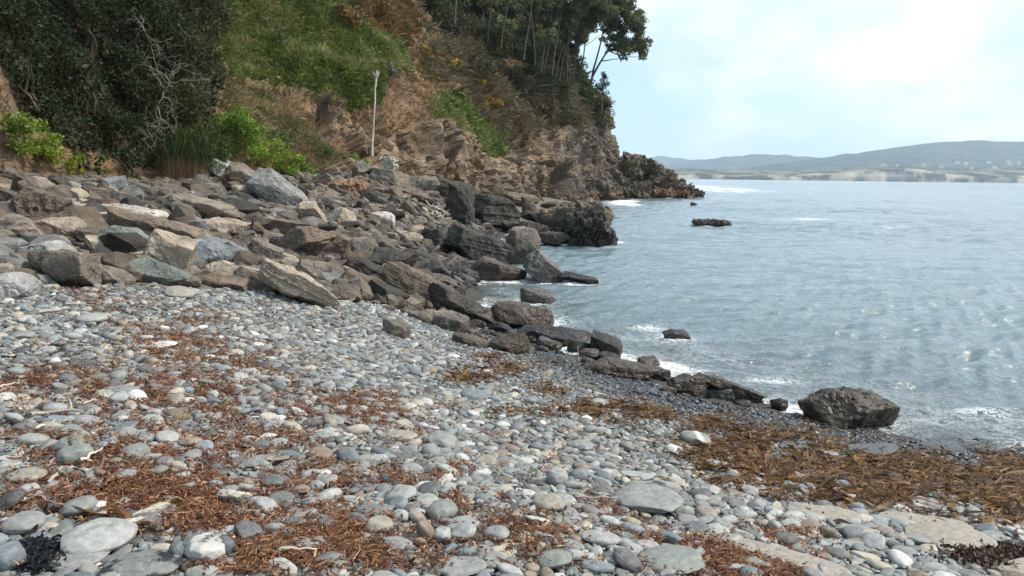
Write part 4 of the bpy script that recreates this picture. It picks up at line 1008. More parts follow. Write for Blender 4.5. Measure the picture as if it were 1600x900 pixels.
def dk2(n): return np.tile([(.05,.025,.018)], (n, 1))*wr.uniform(.5, 1.5, n)[:, None]
flakes(1560+wr.normal(0, 40, 1500), 875+wr.normal(0, 9, 1500), (.018, .008), (.02, .05), dk2, 'dark_wrack', MKELP, r=wr)
# kelp stalks and strips one can pick out
def strip(pts, wid, c, label, name='kelp_strip', lift=.06):
    P = np.array([hit(x, y)+np.array([0, 0, lift]) for x, y in pts]); t = np.linspace(0, len(P)-1, 22)
    P = np.stack([np.interp(t, np.arange(len(P)), P[:, k]) for k in range(3)], 1); smooth1(P, 3)
    T = np.gradient(P, axis=0); T /= np.linalg.norm(T, axis=1)[:, None]; sd = np.cross(T, [0, .5, 1]); sd /= np.linalg.norm(sd, axis=1)[:, None]
    wv = wid*(1+.3*np.sin(t*3))[:, None]*np.sqrt(np.clip(1.02-(np.linspace(-1, 1, 22))**4, .05, 1))[:, None]
    P[:, 2] += .012*np.sin(t*4)
    V = np.stack([P+sd*wv, P, P-sd*wv], 1); V[:, 1, 2] -= .3*wid; V[:, 0, 2] += .3*wid*np.sin(t*5)
    F_ = [(i*3+j, i*3+j+1, i*3+4+j, i*3+3+j) for i in range(21) for j in (0, 1)]
    return tag(mk(name, V.reshape(-1, 3), np.array(F_), MKELP, col=c), label, 'kelp', 'kelp strips lying on the beach')
strip([(60,812),(95,805),(130,818),(165,820),(215,838)], .018, (.16,.07,.025), 'brown kelp strip draped over the pale greenish pebble')
strip([(175,818),(215,830),(245,842),(270,838)], .02, (.20,.08,.03), 'reddish kelp strip above the mottled white stone')
strip([(1340,728),(1400,735),(1450,738)], .022, (.20,.12,.06), 'long tan kelp stalk lying under the slab in kelp')
strip([(1420,788),(1460,780),(1475,792)], .022, (.17,.09,.04), 'bent brown kelp strap right of centre in the kelp bank')
strip([(1540,806),(1575,802),(1598,806)], .02, (.24,.14,.06), 'pale kelp stalk at the right edge of the photo')
strip([(1115,745),(1150,738),(1200,748)], .016, (.26,.12,.03), 'thin amber kelp stalk near the thin curved slab')
# driftwood sticks
def stick(pts, rad, label, c=(.52,.46,.38), name='driftwood_stick', lift=.055, fork=None, cat='driftwood', group='bleached sticks on the pebbles'):
    P = np.array([hit(x, y)+np.array([0, 0, lift]) for x, y in pts]); t = np.linspace(0, len(P)-1, 14)
    P = np.stack([np.interp(t, np.arange(len(P)), P[:, k]) for k in range(3)], 1); P += .006*wr.normal(0, 1, P.shape); smooth1(P, 1)
    paths = [(P, rad*np.linspace(1.1, .5, 14))]
    if fork:
        a = P[8]; b_ = hit(*fork)+np.array([0, 0, lift+.02]); paths.append((np.array([a, (a+b_)/2+[0, 0, .01], b_]), rad*np.array([.7, .55, .3])))
    V, F_ = tubes(paths, 7); return tag(mk(name, V, F_, MBARK, col=c), label, cat, group)
stick([(48,664),(80,656),(120,654),(132,660)], .010, 'bleached forked twig lying in the left wrack', fork=(110,640))
stick([(60,684),(85,672)], .008, 'short pale stick pointing up below the forked twig')
stick([(2,617),(28,610)], .007, 'thin grey stick at the left edge')
stick([(130,736),(162,715)], .008, 'thin pale twig beside the rough greenish stone')
stick([(80,768),(92,758),(98,748)], .009, 'short curved white twig above the round left pebble', fork=(100,762))
stick([(192,848),(225,828),(240,822)], .008, 'pale stick beside the split driftwood plank')
stick([(130,645),(150,636)], .006, 'tiny pale twig above the forked twig')
stick([(440,877),(495,876)], .007, 'straight pale stick at the bottom of the left wrack')
stick([(895,790),(960,793)], .007, 'straight brown stick left of the big rough grey rock', c=(.28,.22,.17))
stick([(900,520),(905,575)], .01, 'thin orange stalk across stones by the wet slab', c=(.3,.18,.1))
def plank(px, py, L_, wid, ang, label):
    g_ = hit(px, py); V, Fc = rock_shape(np.random.default_rng(int(px)), L_/2, wid, .012, sub=4, sharp=20, strata=0, rough=.12, extra=3)
    o = mk('driftwood_plank', V, Fc, MBARK, col=(.55,.50,.42)); o.location = g_+np.array([0, 0, .07]); o.rotation_euler = (.2, R(-8), R(ang)); tag(o, label, 'driftwood')
plank(240,820,.14,.014,38,'split pale driftwood plank lying on the left wrack')
plank(205,842,.09,.01,36,'short splinter of grey driftwood left of the split plank')
plank(360,795,.17,.022,-25,'brown weathered driftwood chunk left of centre')
plank(80,497,.26,.022,10,'pale driftwood piece at the left under the tilted slabs')

# tangled driftwood and rope heap in the pile
def tangle():
    e = []; g_ = at(672, 345, 34)
    for i in range(46):
        p0 = g_+wr.normal(0, 1, 3)*[.4, .16, .3]; dr = wr.normal(0, 1, 3)*[.7, .25, .8]; dr /= np.linalg.norm(dr); l = wr.uniform(.6, 1.1)
        t = np.linspace(-.5, .5, 6)[:, None]; e.append((p0+t*dr*l+.05*wr.normal(0, 1, (6, 3)), np.full(6, wr.uniform(.014, .034))))
    V, F_ = tubes(e, 5); tag(mk('driftwood_heap', V, F_, MBARK, col=(.62,.58,.50)), 'tangled heap of bleached driftwood in front of the tall dark stack', 'driftwood'); LAND.append(('driftwood heap', 672, 338))
tangle()
def post(px, y0, y1, dep, label):
    a = at(px-1, y1, dep); b_ = at(px+2, y0, dep+.15); t = np.linspace(0, 1, 8)[:, None]
    V, F_ = tubes([(a+t*(b_-a)+.012*wr.normal(0, 1, (8, 3)), np.linspace(.035, .02, 8))], 7); tag(mk('driftwood_branch', V, F_, MBARK, col=(.5,.46,.4)), label, 'driftwood')
post(388, 378, 400, 14.0, 'short white branch standing between boulders right of the blue grey boulder')
# ------------------------------------------------------------------ plants
vr = np.random.default_rng(31)
def leaf_cards(P, size, col, r, flat=0.0, aspect=.5, nrm=None):
    """rhombic leaves, two triangles folded along the rib"""
    n = len(P); a = r.normal(0, 1, (n, 3)); a[:, 2] *= (1-flat); a /= np.linalg.norm(a, axis=1)[:, None]
    b_ = r.normal(0, 1, (n, 3)); b_ = np.cross(a, b_); b_ /= np.linalg.norm(b_, axis=1)[:, None]
    s = size*np.exp(r.normal(0, .3, n)); s = s[:, None]
    c = np.cross(a, b_)
    V = np.stack([P-a*s, P+b_*s*aspect+c*s*.15, P+a*s, P-b_*s*aspect+c*s*.15], 1)
    F_ = np.arange(n*4).reshape(n, 4)
    return V.reshape(-1, 3), F_, np.repeat(np.clip(col, .003, .8), 4, 0)
def join(parts):
    Vs, Fs, Cs, b_ = [], [], [], 0
    for V, F_, c in parts: Vs.append(V); Fs.append(F_+b_); Cs.append(c); b_ += len(V)
    return np.vstack(Vs), np.vstack(Fs), np.vstack(Cs)
def clumps(cens, rads, per, lsize, base, r, var=.35, hue=None, squash=.8, aspect=.5):
    """light and dark leaf clumps through the volume"""
    Ps, Cs = [], []
    for c, rd in zip(cens, rads):
        n = max(int(per*rd*rd), 12); d = r.normal(0, 1, (n, 3)); d /= np.linalg.norm(d, axis=1)[:, None]
        q = c+d*(rd*r.uniform(.45, 1.08, n)[:, None])*np.array([1, 1, squash])
        k = np.array(base)*r.uniform(1-var, 1+var); Ps.append(q); Cs.append(k*r.uniform(.7, 1.35, n)[:, None]*(1+.12*r.normal(0, 1, (n, 1))*np.array([1, .2, -.4])))
    return leaf_cards(np.vstack(Ps), lsize, np.vstack(Cs), r, aspect=aspect)
def bush(px, py, w_, h_, base, label, name='shrub', dep=None, lsize=.07, per=420, cat='shrub', group=None, short=None, nclump=None, var=.35, stems=True, aspect=.5, z=None):
    if dep is None:
        p, n_ = chit(px, py)
        if p is None: return None
        g_ = hit(px, py)
        if g_ is not None and g_[1] < p[1]-.2: p = g_
    else: p = at(px, py, dep)
    k = ((p-CAMP)@F0)/FPX; Rx, Rz = w_*k/2*1.1, h_*k/2*1.1
    p = p+(CAMP-p)/np.linalg.norm(CAMP-p)*Rx*.35
    t = empty(name, p); nclump = nclump or int(10+16*min(1, Rx*Rz/6)); cs, rd = [], []
    for i in range(nclump):
        d = vr.normal(0, 1, 3); d /= np.linalg.norm(d); f = vr.uniform(.35, .95)
        cs.append(d*f*np.array([Rx, Rx*.7, Rz])*.85+[0, 0, Rz*.15]); rd.append(min(Rx, Rz)*vr.uniform(.26, .46))
    V, F_, c = clumps(cs, rd, per, lsize, base, vr, var, aspect=aspect)
    mk('foliage', V, F_, MLEAF, col=c, smooth=False, parent=t)
    if stems:
        pts = []
        for i in range(6):
            e = cs[i % len(cs)]; b0 = np.array([vr.normal(0, Rx*.15), vr.normal(0, Rx*.1)+Rx*.2, -Rz*1.0]); s = np.linspace(0, 1, 5)[:, None]
            pts.append((b0+s*(e-b0)+.05*Rx*np.sin(s*5), np.linspace(.03, .01, 5)*max(.5, Rx)))
        V, F_ = tubes(pts, 5); mk('stem', V, F_, MBARK, col=(.12,.09,.06), parent=t)
    tag(t, label, cat, group)
    if short: LAND.append((short, px, py))
    return t
DK = (.028,.040,.015); DKB = (.040,.046,.019); OLV = (.07,.08,.028)
GS = 'dark shrubs covering the left bank'
for px, py, w_, h_, b_, lab in [
  (15,30,190,130,DK,'dark evergreen shrub in the top left corner'),(115,15,190,130,DK,'dark evergreen shrub on the top edge right of the corner'),(220,25,150,140,DK,'dark shrub on the top edge behind the bleached branches'),
  (300,30,110,130,DKB,'dark shrub on the top edge right of the bleached branches'),(20,110,150,110,DK,'dark shrub at the left edge below the corner shrub'),(100,110,160,120,DK,'deep dark shrub in the upper left mass'),
  (185,115,140,110,DK,'dark shrub just left of the bleached branches'),(275,110,130,120,DKB,'shrub right of the bleached branches, olive tipped'),(325,100,80,120,OLV,'olive shrub on the border of the grassy slope'),
  (80,190,130,100,DK,'low dark shrub above the yellow-green plants'),(160,190,140,110,DK,'low dark shrub left of the hanging dead branch'),(235,185,130,110,DKB,'brown tinged shrub behind the hanging dead branch'),
  (300,180,100,110,OLV,'olive shrub above the reeds'),(130,240,110,60,DK,'low dark shrub behind the stones on the left'),(195,250,110,60,(.035,.05,.018),'creeping dark green shrub at the foot of the bank'),
  (320,215,70,80,(.06,.085,.025),'mid green shrub left of the bright green plants'),(245,235,90,60,DK,'dark hollow shrub above the reeds'),(340,40,70,90,OLV,'olive shrub at the top of the grassy slope')]:
    bush(px, py, w_, h_, b_, lab, lsize=.06, per=620, group=GS, short=None)
LAND.append(('dark shrub mass', 160, 130))
G2 = 'leafy shrubs on the headland'
for px, py, w_, h_, b_, lab in [
  (655,20,100,80,DK,'dark scrub bush at the top edge above the bracken'),(715,45,110,70,(.05,.045,.025),'brown dark thicket below the top edge woods'),(770,70,100,70,DK,'dark thicket in the middle of the upper headland'),
  (822,85,70,80,(.035,.05,.02),'dark green bush under the slender tree trunks'),(852,130,50,60,(.05,.07,.035),'grey green bush below the tree trunks'),(880,145,46,50,(.06,.075,.04),'pale leaved bush on the headland edge'),
  (800,130,80,50,(.06,.052,.03),'brown twiggy bush on the steep slope'),(850,175,80,50,(.075,.062,.035),'dry brown bush above the sea cliff'),(912,150,56,70,(.035,.055,.02),'dark green bush at the headland brink'),
  (936,180,44,56,(.035,.058,.02),'rounded green bush overhanging the sea cliff'),(895,190,60,34,(.08,.068,.04),'dry bush low on the headland brink'),(740,110,90,50,(.055,.048,.028),'dark brown bush between gorse and thicket'),
  (700,90,60,40,(.075,.06,.03),'brownish bush above the yellow gorse'),(612,106,46,26,(.13,.145,.10),'pale silvery bush just above the white dead trunk'),(428,60,60,40,(.05,.075,.022),'dark green patch bush high on the grassy slope')]:
    b_ = tuple(1.5*q for q in b_)
    bush(px, py, w_, h_, b_, lab, lsize=.16 if px > 690 else .10, per=70 if px > 690 else 200, group=G2)
G3 = 'bright green flowering plants at the foot of the bank'
for px, py, w_, h_, b_, lab in [
  (5,207,110,80,(.15,.22,.03),'yellow-green flowering plant clump at the left edge'),(48,226,100,70,(.17,.24,.03),'yellow-green flowering plant clump next from the left edge'),(88,248,84,56,(.18,.25,.03),'yellow-green plant clump third from the left edge'),(115,266,56,42,(.22,.26,.035),'yellow-green clump at the foot of the left bank'),
  (150,262,60,40,(.05,.10,.02),'dark green plant clump right of the yellow-green ones'),(338,235,50,70,(.09,.14,.03),'green plant clump touching the right side of the reeds'),
  (365,212,90,90,(.15,.24,.035),'bright green plant clump above the plant-covered block'),(402,243,90,70,(.19,.28,.04),'bright green plant clump over the whitish outcrop slab'),(442,258,76,50,(.19,.29,.035),'bright green plant clump nearest the dry bush'),
  (475,268,60,34,(.15,.22,.04),'pale green plant clump under the dry bush'),(425,222,60,44,(.12,.17,.04),'mid green plant clump left of the dry bush'),(338,262,40,36,(.12,.19,.04),'green plant clump right against the reed stalks'),
  (372,275,44,30,(.14,.22,.04),'small green plant clump between outcrop rocks'),(562,252,62,26,(.16,.25,.04),'low bright green plants right of the dry bush'),(195,285,50,24,(.05,.09,.022),'small green plant clump among the pile stones'),(520,240,50,40,(.09,.13,.03),'green shrub right of the dry bush')]:
    bush(px, py, w_, h_, b_, lab, name='leafy_plant', lsize=.04, per=1900, group=G3, cat='plant', var=.25, stems=False, aspect=.7)
G4 = 'young trees and tall bushes between the trunks'
for px, py, w_, h_, b_, lab in [(690,55,80,70,(.05,.055,.03),'tall bush at the left end of the woods'),(730,20,70,60,(.06,.07,.035),'leafy young tree at the top edge left of the trunks'),(775,40,70,70,(.06,.068,.035),'leafy bush between the left trunks'),
   (815,60,60,70,(.07,.08,.04),'pale olive bush between the middle trunks'),(845,70,60,60,(.065,.08,.042),'olive bush behind the slanting trunk'),(872,95,50,50,(.06,.075,.038),'green bush under the crowns near the brink'),(895,110,44,44,(.07,.085,.045),'light bush at the trunk bases near the brink'),(840,20,80,60,(.075,.09,.045),'high leafy mass over the trunks at the top edge')]:
    bush(px, py, w_, h_, b_, lab, lsize=.16, per=75, group=G4)
# gorse
for px, py, w_, h_, lab in [(668,85,50,24,'brownish yellow gorse bush highest on the slope'),(705,105,54,28,'yellow gorse bush in the middle of the row'),(738,128,46,30,'bright yellow gorse bush right of the middle'),(765,165,40,30,'yellow brown gorse bush lowest on the slope'),(590,25,80,50,'rusty bracken bush near the top edge'),(540,30,70,50,'rusty bracken bush on the grassy slope edge')]:
    bush(px, py, w_, h_, (.40,.26,.03) if 'gorse' in lab else (.16,.105,.04), lab, name='gorse_bush', lsize=.10, per=330, group='yellow and rusty bushes on the slope', stems=False)
# twiggy bushes: dry bush, and dead branches
def branchy(p0, dirn, length, rad, depth, r, out, spread=.6, bend=.25):
    n = 6; P = [np.array(p0, float)]; d = np.array(dirn, float); d /= np.linalg.norm(d)
    for i in range(n-1):
        d = d+r.normal(0, bend, 3); d /= np.linalg.norm(d); P.append(P[-1]+d*length/(n-1))
    out.append((np.array(P), rad*np.linspace(1, .6, n)))
    if depth > 0:
        for i in range(r.integers(2, 4)):
            k = r.integers(2, n); dd = d+r.normal(0, spread, 3); branchy(P[k], dd, length*r.uniform(.5, .8), rad*.6, depth-1, r, out, spread, bend)
def twig_bush(px, py, w_, h_, label, c, dep=None, n=36, rad=.008):
    p = chit(px, py)[0] if dep is None else at(px, py, dep); k = ((p-CAMP)@F0)/FPX; out_ = []
    for i in range(n):
        d = vr.normal(0, 1, 3)*[1, .6, .5]+[0, -.2, .9]; branchy(p+[0, 0, -h_*k*.45]+vr.normal(0, .1, 3), d, h_*k*.75, rad, 2, vr, out_, .5, .12)
    V, F_ = tubes(out_, 3); mkk = mk('dry_bush', V, F_, MBARK, col=c); tag(mkk, label, 'shrub')
twig_bush(487, 232, 90, 70, 'dry leafless brown bush at the foot of the slope', (.26,.21,.14), n=44)
LAND.append(('dry bush', 487, 232))
def traced(pts, dep, r0, label, c=(.28,.25,.21), sub=10, name='dead_branch', seed=1):
    r = np.random.default_rng(seed); P = np.array([at(x, y, dep+r.normal(0, .12)) for x, y in pts]); t = np.linspace(0, len(P)-1, len(P)*4)
    Q = np.stack([np.interp(t, np.arange(len(P)), P[:, k]) for k in range(3)], 1)+.02*r.normal(0, 1, (len(t), 3))
    out_ = [(Q, r0*np.linspace(1, .5, len(Q)))]
    for i in range(sub):
        k = r.integers(1, len(Q)); d = r.normal(0, 1, 3)*[1, .4, .7]+[0, 0, -.1]; branchy(Q[k], d, r.uniform(.4, 1.0), r0*.5, 2, r, out_, .7, .35)
    V, F_ = tubes(out_, 4); tag(mk(name, V, F_, MBARK, col=c), label, 'branch', 'bleached dead branches on the dark shrubs')
def shrubdepth(px, py): 
    p = chit(px, py)[0]; return p[1]-1.6
traced([(221,25),(225,50),(238,70),(240,90),(248,110),(258,130)], shrubdepth(235,80), .014, 'upper tangle of bleached dead branches on the dark shrubs', sub=20, seed=3)
traced([(295,125),(268,130),(258,140),(248,165),(250,182),(246,205),(240,228)], shrubdepth(250,180), .024, 'lower bleached dead branch with a bend, above the reeds', sub=12, seed=4)
traced([(278,35),(284,55),(293,80),(290,105)], shrubdepth(285,70), .02, 'thin curved dead branch right of the upper tangle', sub=4, seed=5)
traced([(307,0),(308,20),(308,42)], shrubdepth(308,20), .022, 'straight pale dead stem at the top edge', sub=1, seed=6)
traced([(252,185),(265,198),(275,212)], shrubdepth(262,200), .015, 'small side twig near the reeds', sub=4, seed=8)
LAND.append(('bleached branches', 240, 100))
# standing dead trunk
def dead_trunk():
    p = chit(582, 243)[0]; p = p if p is not None else at(582, 243, 41); d = p[1]-.6
    P = np.array([at(x, y, d+.1*i) for i, (x, y) in enumerate([(582,244),(581,225),(583,200),(584,180),(586,158),(586,140),(588,122),(589,110)])])
    k = d/FPX; out_ = [(P, np.array([2.6,2.4,1.9,1.35,1.25,1.25,1.6,.8])*k)]
    out_.append((np.array([P[6], P[6]+[.12, 0, .22], P[6]+[.16, 0, .42]]), np.array([1.4,1.0,.5])*k)); out_.append((np.array([P[6], P[6]+[-.1, 0, .2], P[6]+[-.16, 0, .36]]), np.array([1.2,.8,.4])*k))
    V, F_ = tubes(out_, 8); V = V+.01*vr.normal(0, 1, V.shape); tag(mk('dead_tree', V, F_, MBARK, col=(.42,.385,.33)), 'white dead tree trunk standing at the foot of the slope', 'tree trunk'); LAND.append(('white dead trunk', 585, 180))
dead_trunk()
# reeds: green arching leaves over straw coloured stalks
def reeds():
    p = hit(282, 286); p = p if p is not None else at(282, 280, 23)
    t = empty('reed_clump', p); Ps, Fs, Cs, b_ = [], [], [], 0
    def blade(b0, d, L_, w_, droop, c):
        nonlocal b_
        s = np.linspace(0, 1, 7); pts = b0+np.outer(s, d)*L_; pts[:, 2] -= droop*L_*s**2.4
        sd = np.cross(d, [0, 1, 0.2]); sd /= np.linalg.norm(sd)+1e-6; ww = (w_*(1-.9*s**2))[:, None]
        V = np.stack([pts+sd*ww, pts-sd*ww], 1).reshape(-1, 3); Ps.append(V); Fs.extend([(b_+2*i, b_+2*i+1, b_+2*i+3, b_+2*i+2) for i in range(6)]); Cs.append(np.tile(c, (14, 1))); b_ += 14
    for i in range(420):
        b0 = np.array([vr.normal(0, .35), vr.normal(0, .3)+.3, 0]); d = vr.normal(0, .1, 3)+[0, 0, 1]; blade(b0, d, vr.uniform(.6, 1.15), .012, .02, np.array((.30,.20,.10))*vr.uniform(.6, 1.3))
    mk('stalks', np.vstack(Ps), np.array(Fs), MLEAF, col=np.vstack(Cs), parent=t); Ps, Fs, Cs, b_ = [], [], [], 0
    for i in range(520):
        b0 = np.array([vr.normal(.25, .4), vr.normal(0, .3)+.4, vr.uniform(.7, 1.6)]); d = np.array([vr.normal(0, .35), -.2+vr.normal(0, .25), .8]); blade(b0, d/np.linalg.norm(d), vr.uniform(.8, 1.7), .014, vr.uniform(.7, 1.3), np.array((.045,.075,.022))*vr.uniform(.6, 1.4))
    mk('leaves', np.vstack(Ps), np.array(Fs), MLEAF, col=np.vstack(Cs), parent=t)
    tag(t, 'reed clump with drooping green leaves and straw stalks at the bank foot', 'reeds'); LAND.append(('reeds', 285, 255))
reeds()

# grass and low ground cover on the slope, from the surface of the headland
fv = fl2[Fc_c[:, 0]] if 'Fc_c' in globals() else None
IJ = Ic[:-1, :-1].ravel(); I1 = Ic[1:, :-1].ravel(); I2 = Ic[:-1, 1:].ravel()
e1 = fl2[I1]-fl2[IJ]; e2 = fl2[I2]-fl2[IJ]; nf = np.cross(e1, e2); ar = np.linalg.norm(nf, axis=1); nf /= ar[:, None]+1e-9
if np.median(nf[:, 2]) < 0: nf = -nf
dpf = (fl2[IJ]-CAMP)@F0; zf = ZN[IJ]; vis = (zpx[IJ] > -250) & (zpx[IJ] < 1100) & (zpy[IJ] > -120) & (dpf > 10)
def cover(zkeys, n, L_, wd, colf, name, up=.6, spread=.5):
    wgt = ar*vis*np.isin(zf, zkeys)/np.clip(dpf, 15, 200)**1.4; wgt /= wgt.sum(); id_ = vr.choice(len(wgt), n, p=wgt)
    u, v_ = vr.random(n)[:, None], vr.random(n)[:, None]; P = fl2[IJ[id_]]+e1[id_]*u+e2[id_]*v_
    s = np.clip(dpf[id_]/32, .7, 3)[:, None]
    d = nf[id_]*.6+np.array([0, -.1, up])+vr.normal(0, spread, (n, 3)); d /= np.linalg.norm(d, axis=1)[:, None]
    sd = np.cross(d, vr.normal(0, 1, (n, 3))); sd /= np.linalg.norm(sd, axis=1)[:, None]
    ll = L_*s*np.exp(vr.normal(0, .35, (n, 1))); ww = wd*s
    V = np.stack([P-sd*ww-nf[id_]*.05, P+sd*ww-nf[id_]*.05, P+d*ll*.6+sd*ww*.7, P+d*ll-[0, 0, .15]*ll], 1).reshape(-1, 3)
    c = colf(P, n); tag(mk(name, V, np.arange(n*4).reshape(n, 4), MLEAF, col=np.repeat(np.clip(c, .004, .8), 4, 0), smooth=False), kind='stuff')
def gcol(pal, pw, seed):
    pal = np.array(pal)
    def f(P, n):
        k = vnoise(P*.8, seed)+.6*vnoise(P*2.3, seed+1); idx = np.clip(((k+1)/2*len(pal)+vr.normal(0, .7, n)).astype(int), 0, len(pal)-1); return pal[idx]*vr.uniform(.65, 1.35, n)[:, None]
    return f
cover(['grass'], 90000, .20, .030, gcol([(.07,.10,.025),(.13,.175,.042),(.20,.235,.07),(.30,.27,.13)], 0, 91), 'grass', spread=.85)
cover(['olive', 'dry'], 45000, .18, .026, gcol([(.09,.11,.035),(.16,.16,.06),(.27,.21,.11),(.36,.28,.16)], 0, 95), 'dry_grass', spread=.8)
cover(['bracken'], 26000, .24, .03, gcol([(.07,.08,.03),(.13,.085,.035),(.19,.11,.04),(.22,.14,.05)], 0, 97), 'bracken', up=.3)
cover(['scrub', 'gorse'], 60000, .32, .024, gcol([(.10,.10,.05),(.17,.13,.08),(.24,.185,.12),(.13,.13,.055)], 0, 99), 'scrub', up=.3, spread=.8)
cover(['wood'], 40000, .3, .05, gcol([(.05,.055,.025),(.09,.08,.045),(.08,.095,.04)], 0, 101), 'undergrowth', up=.2, spread=.9)
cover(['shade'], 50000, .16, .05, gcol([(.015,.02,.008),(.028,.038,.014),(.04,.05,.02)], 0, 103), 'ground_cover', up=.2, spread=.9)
cover(['base', 'soil'], 26000, .17, .025, gcol([(.11,.12,.045),(.20,.14,.08),(.25,.18,.10)], 0, 105), 'sparse_weeds', up=.2, spread=.7)

# ------------------------------------------------------------------ trees on the headland
def tree(px, py, ytop, dep, lean, crown, label, name='eucalyptus_tree', tr=.16, base=(.11,.125,.058), barkc=(.26,.22,.18), lsize=.20, nb_=9, per=165, off=None, cr=1.3):
    """crown: list of (px,py,r_px) clump targets in the picture plane around the tree's own depth"""
    p = at(px, py, dep); t = empty(name, p); k = dep/FPX; lean = lean+(vr.normal(8, 12) if name == 'eucalyptus_tree' and abs(lean) < 22 and py < 120 else 0)
    top = at(px+lean, ytop, dep)-p; n = 9; s = np.linspace(0, 1, n)
    P = np.outer(s, top)+np.stack([.25*np.sin(s*4+px)*s, .2*np.sin(s*3), 0*s], 1)*k*8; P[0, 2] -= .8
    paths = [(P, tr*np.linspace(1, .35, n))]; cs, rd = [], []
    for (cx, cy, cr_) in crown:
        c = at(cx, cy, dep)-p+np.array([0, vr.normal(0, 1.2), 0]); j = int(np.clip(np.argmin(np.linalg.norm(P-c, axis=1))-2, 2, n-1))
        mid_ = (P[j]+c)/2+vr.normal(0, .25, 3)+[0, 0, .1]; q = np.array([P[j], (P[j]+mid_)/2+vr.normal(0, .08, 3), mid_, c]); paths.append((q, tr*np.array([.45, .36, .26, .1])))
        m_ = max(4, int(cr_*k*cr_*k*4.5))
        for i in range(m_):
            d = vr.normal(0, 1, 3); d /= np.linalg.norm(d); cs.append(c+d*cr_*k*vr.uniform(.3, .95)*[1, .9, .8]); rd.append(cr_*k*vr.uniform(.30, .5))
    V, F_ = tubes(paths, 6); mk('trunk', V, F_, MBARK, col=barkc, parent=t)
    V, F_, c = clumps(cs, rd, per, lsize, base, vr, .38, aspect=.38); mk('crown', V, F_, MLEAF, col=c, smooth=False, parent=t)
    tag(t, label, 'tree', 'trees on top of the headland'); return t
tree(921,128,62,96,38,[(985,68,20),(1003,60,18),(1010,78,14),(968,78,18),(972,50,20),(990,42,20),(950,62,14),(1000,92,7),(973,92,8),(1012,66,12)],'leaning tree with its crown reaching farthest out over the sea',tr=.17,barkc=(.07,.06,.05))
tree(924,120,30,98,24,[(985,24,18),(996,34,14),(968,28,22),(950,40,18),(965,8,24),(982,5,14)],'curved tree behind the leaning one, crown below the top edge',tr=.15,barkc=(.08,.07,.055))
for i, (px, py, yt, dp, ln, crs, lab) in enumerate([
  (906,125,18,95,16,[(930,25,24),(915,45,16),(940,8,24),(900,20,20),(955,45,12)],'pale upright trunk nearest the leaning tree'),
  (885,118,-10,92,12,[(905,5,24),(890,25,18),(915,-10,24),(880,55,18)],'slender tree second from the brink'),
  (874,112,-20,90,14,[(880,10,22),(895,-10,24),(868,28,14)],'slender tree third from the brink'),
  (862,106,-20,88,16,[(862,5,22),(850,22,16),(875,-15,24),(845,58,18)],'slender pale tree fourth from the brink'),
  (850,98,-30,86,18,[(842,2,20),(830,20,14),(850,-18,22)],'slender tree above the grey green bush'),
  (836,90,-30,83,16,[(822,2,18),(835,-14,22),(812,14,12),(815,45,20)],'slender tree above the dark green bush'),
  (818,82,-30,80,10,[(800,-6,20),(815,8,14)],'slender tree among the top edge woods'),
  (782,62,-40,74,8,[(765,-10,16),(775,2,10)],'thin tree in the upper woods left of the bare trunks'),
  (762,50,-50,71,6,[(745,-14,16),(758,-2,14),(770,25,16),(790,35,18)],'bushy low branched tree near the top edge over the thicket'),
  (710,22,-70,64,4,[(695,-26,14),(708,-12,10)],'leftmost slender tree of the woods at the top edge'),
  (895,122,20,94,14,[(925,-8,22),(880,12,16),(905,60,14)],'thin dark trunk between pale trunks near the brink'),
  (868,110,0,91,20,[(900,40,12),(885,45,10)],'slanting thin trunk crossing its neighbours'),
  (845,102,0,87,22,[(860,40,12),(845,36,10)],'slanting thin trunk above the grey green bush')]):
    tree(px, py, yt, dp, ln, crs, lab, tr=.13 if i % 2 else .10, barkc=(.085,.07,.052) if i % 3 == 0 else (.055,.046,.035))
for i, (px, py, yt, dp, crs, lab) in enumerate([
  (900,100,0,112,[(890,50,26),(905,25,26),(925,10,24),(880,75,20)],'full crowned tree deep behind the pale upright trunk'),(865,90,-10,110,[(850,45,28),(870,20,28),(855,72,20)],'full crowned tree behind the slender trunks'),
  (830,80,-10,106,[(815,35,28),(835,8,28),(822,62,20)],'dense tree in the middle of the woods'),(795,70,-20,100,[(780,25,28),(800,0,26),(788,50,20)],'dense tree behind the bare trunks'),
  (755,52,-30,95,[(740,10,28),(760,-12,26),(750,34,18)],'dense dark tree at the top edge of the woods'),(715,30,-40,90,[(700,-6,26),(718,-20,26)],'dense dark tree at the left end of the woods'),
  (675,12,-50,82,[(660,-18,26),(680,-8,22)],'dark tree cut by the top edge above the bracken')]):
    tree(px, py, yt, dp, 0, crs, lab, name='woodland_tree', tr=.15, base=(.075,.09,.04), lsize=.24, per=200)
LAND.append(('leaning tree', 985, 70))
# small pine on the brink
def pine():
    dp = 99; p = at(940, 166, dp); t = empty('pine_tree', p); H = 50*dp/FPX
    V, F_ = tubes([(np.array([[0,0,-.6],[.1,0,H*.5],[.3,0,H]]), np.array([.12,.08,.03]))], 6); mk('trunk', V, F_, MBARK, col=(.12,.09,.07), parent=t)
    cs, rd = [], []
    for i in range(22):
        h = vr.uniform(.15, 1)*H; a = vr.uniform(0, 6.28); q = (1.15-h/H)*1.3*vr.uniform(.4, 1); cs.append(np.array([q*math.cos(a)+.2*h/H, q*math.sin(a), h])); rd.append(.36)
    V, F_, c = clumps(cs, rd, 500, .11, (.035,.06,.032), vr, .3, aspect=.25); mk('crown', V, F_, MLEAF, col=c, smooth=False, parent=t)
    tag(t, 'small dark pine tree alone on the brink under the leaning tree', 'tree')
pine()

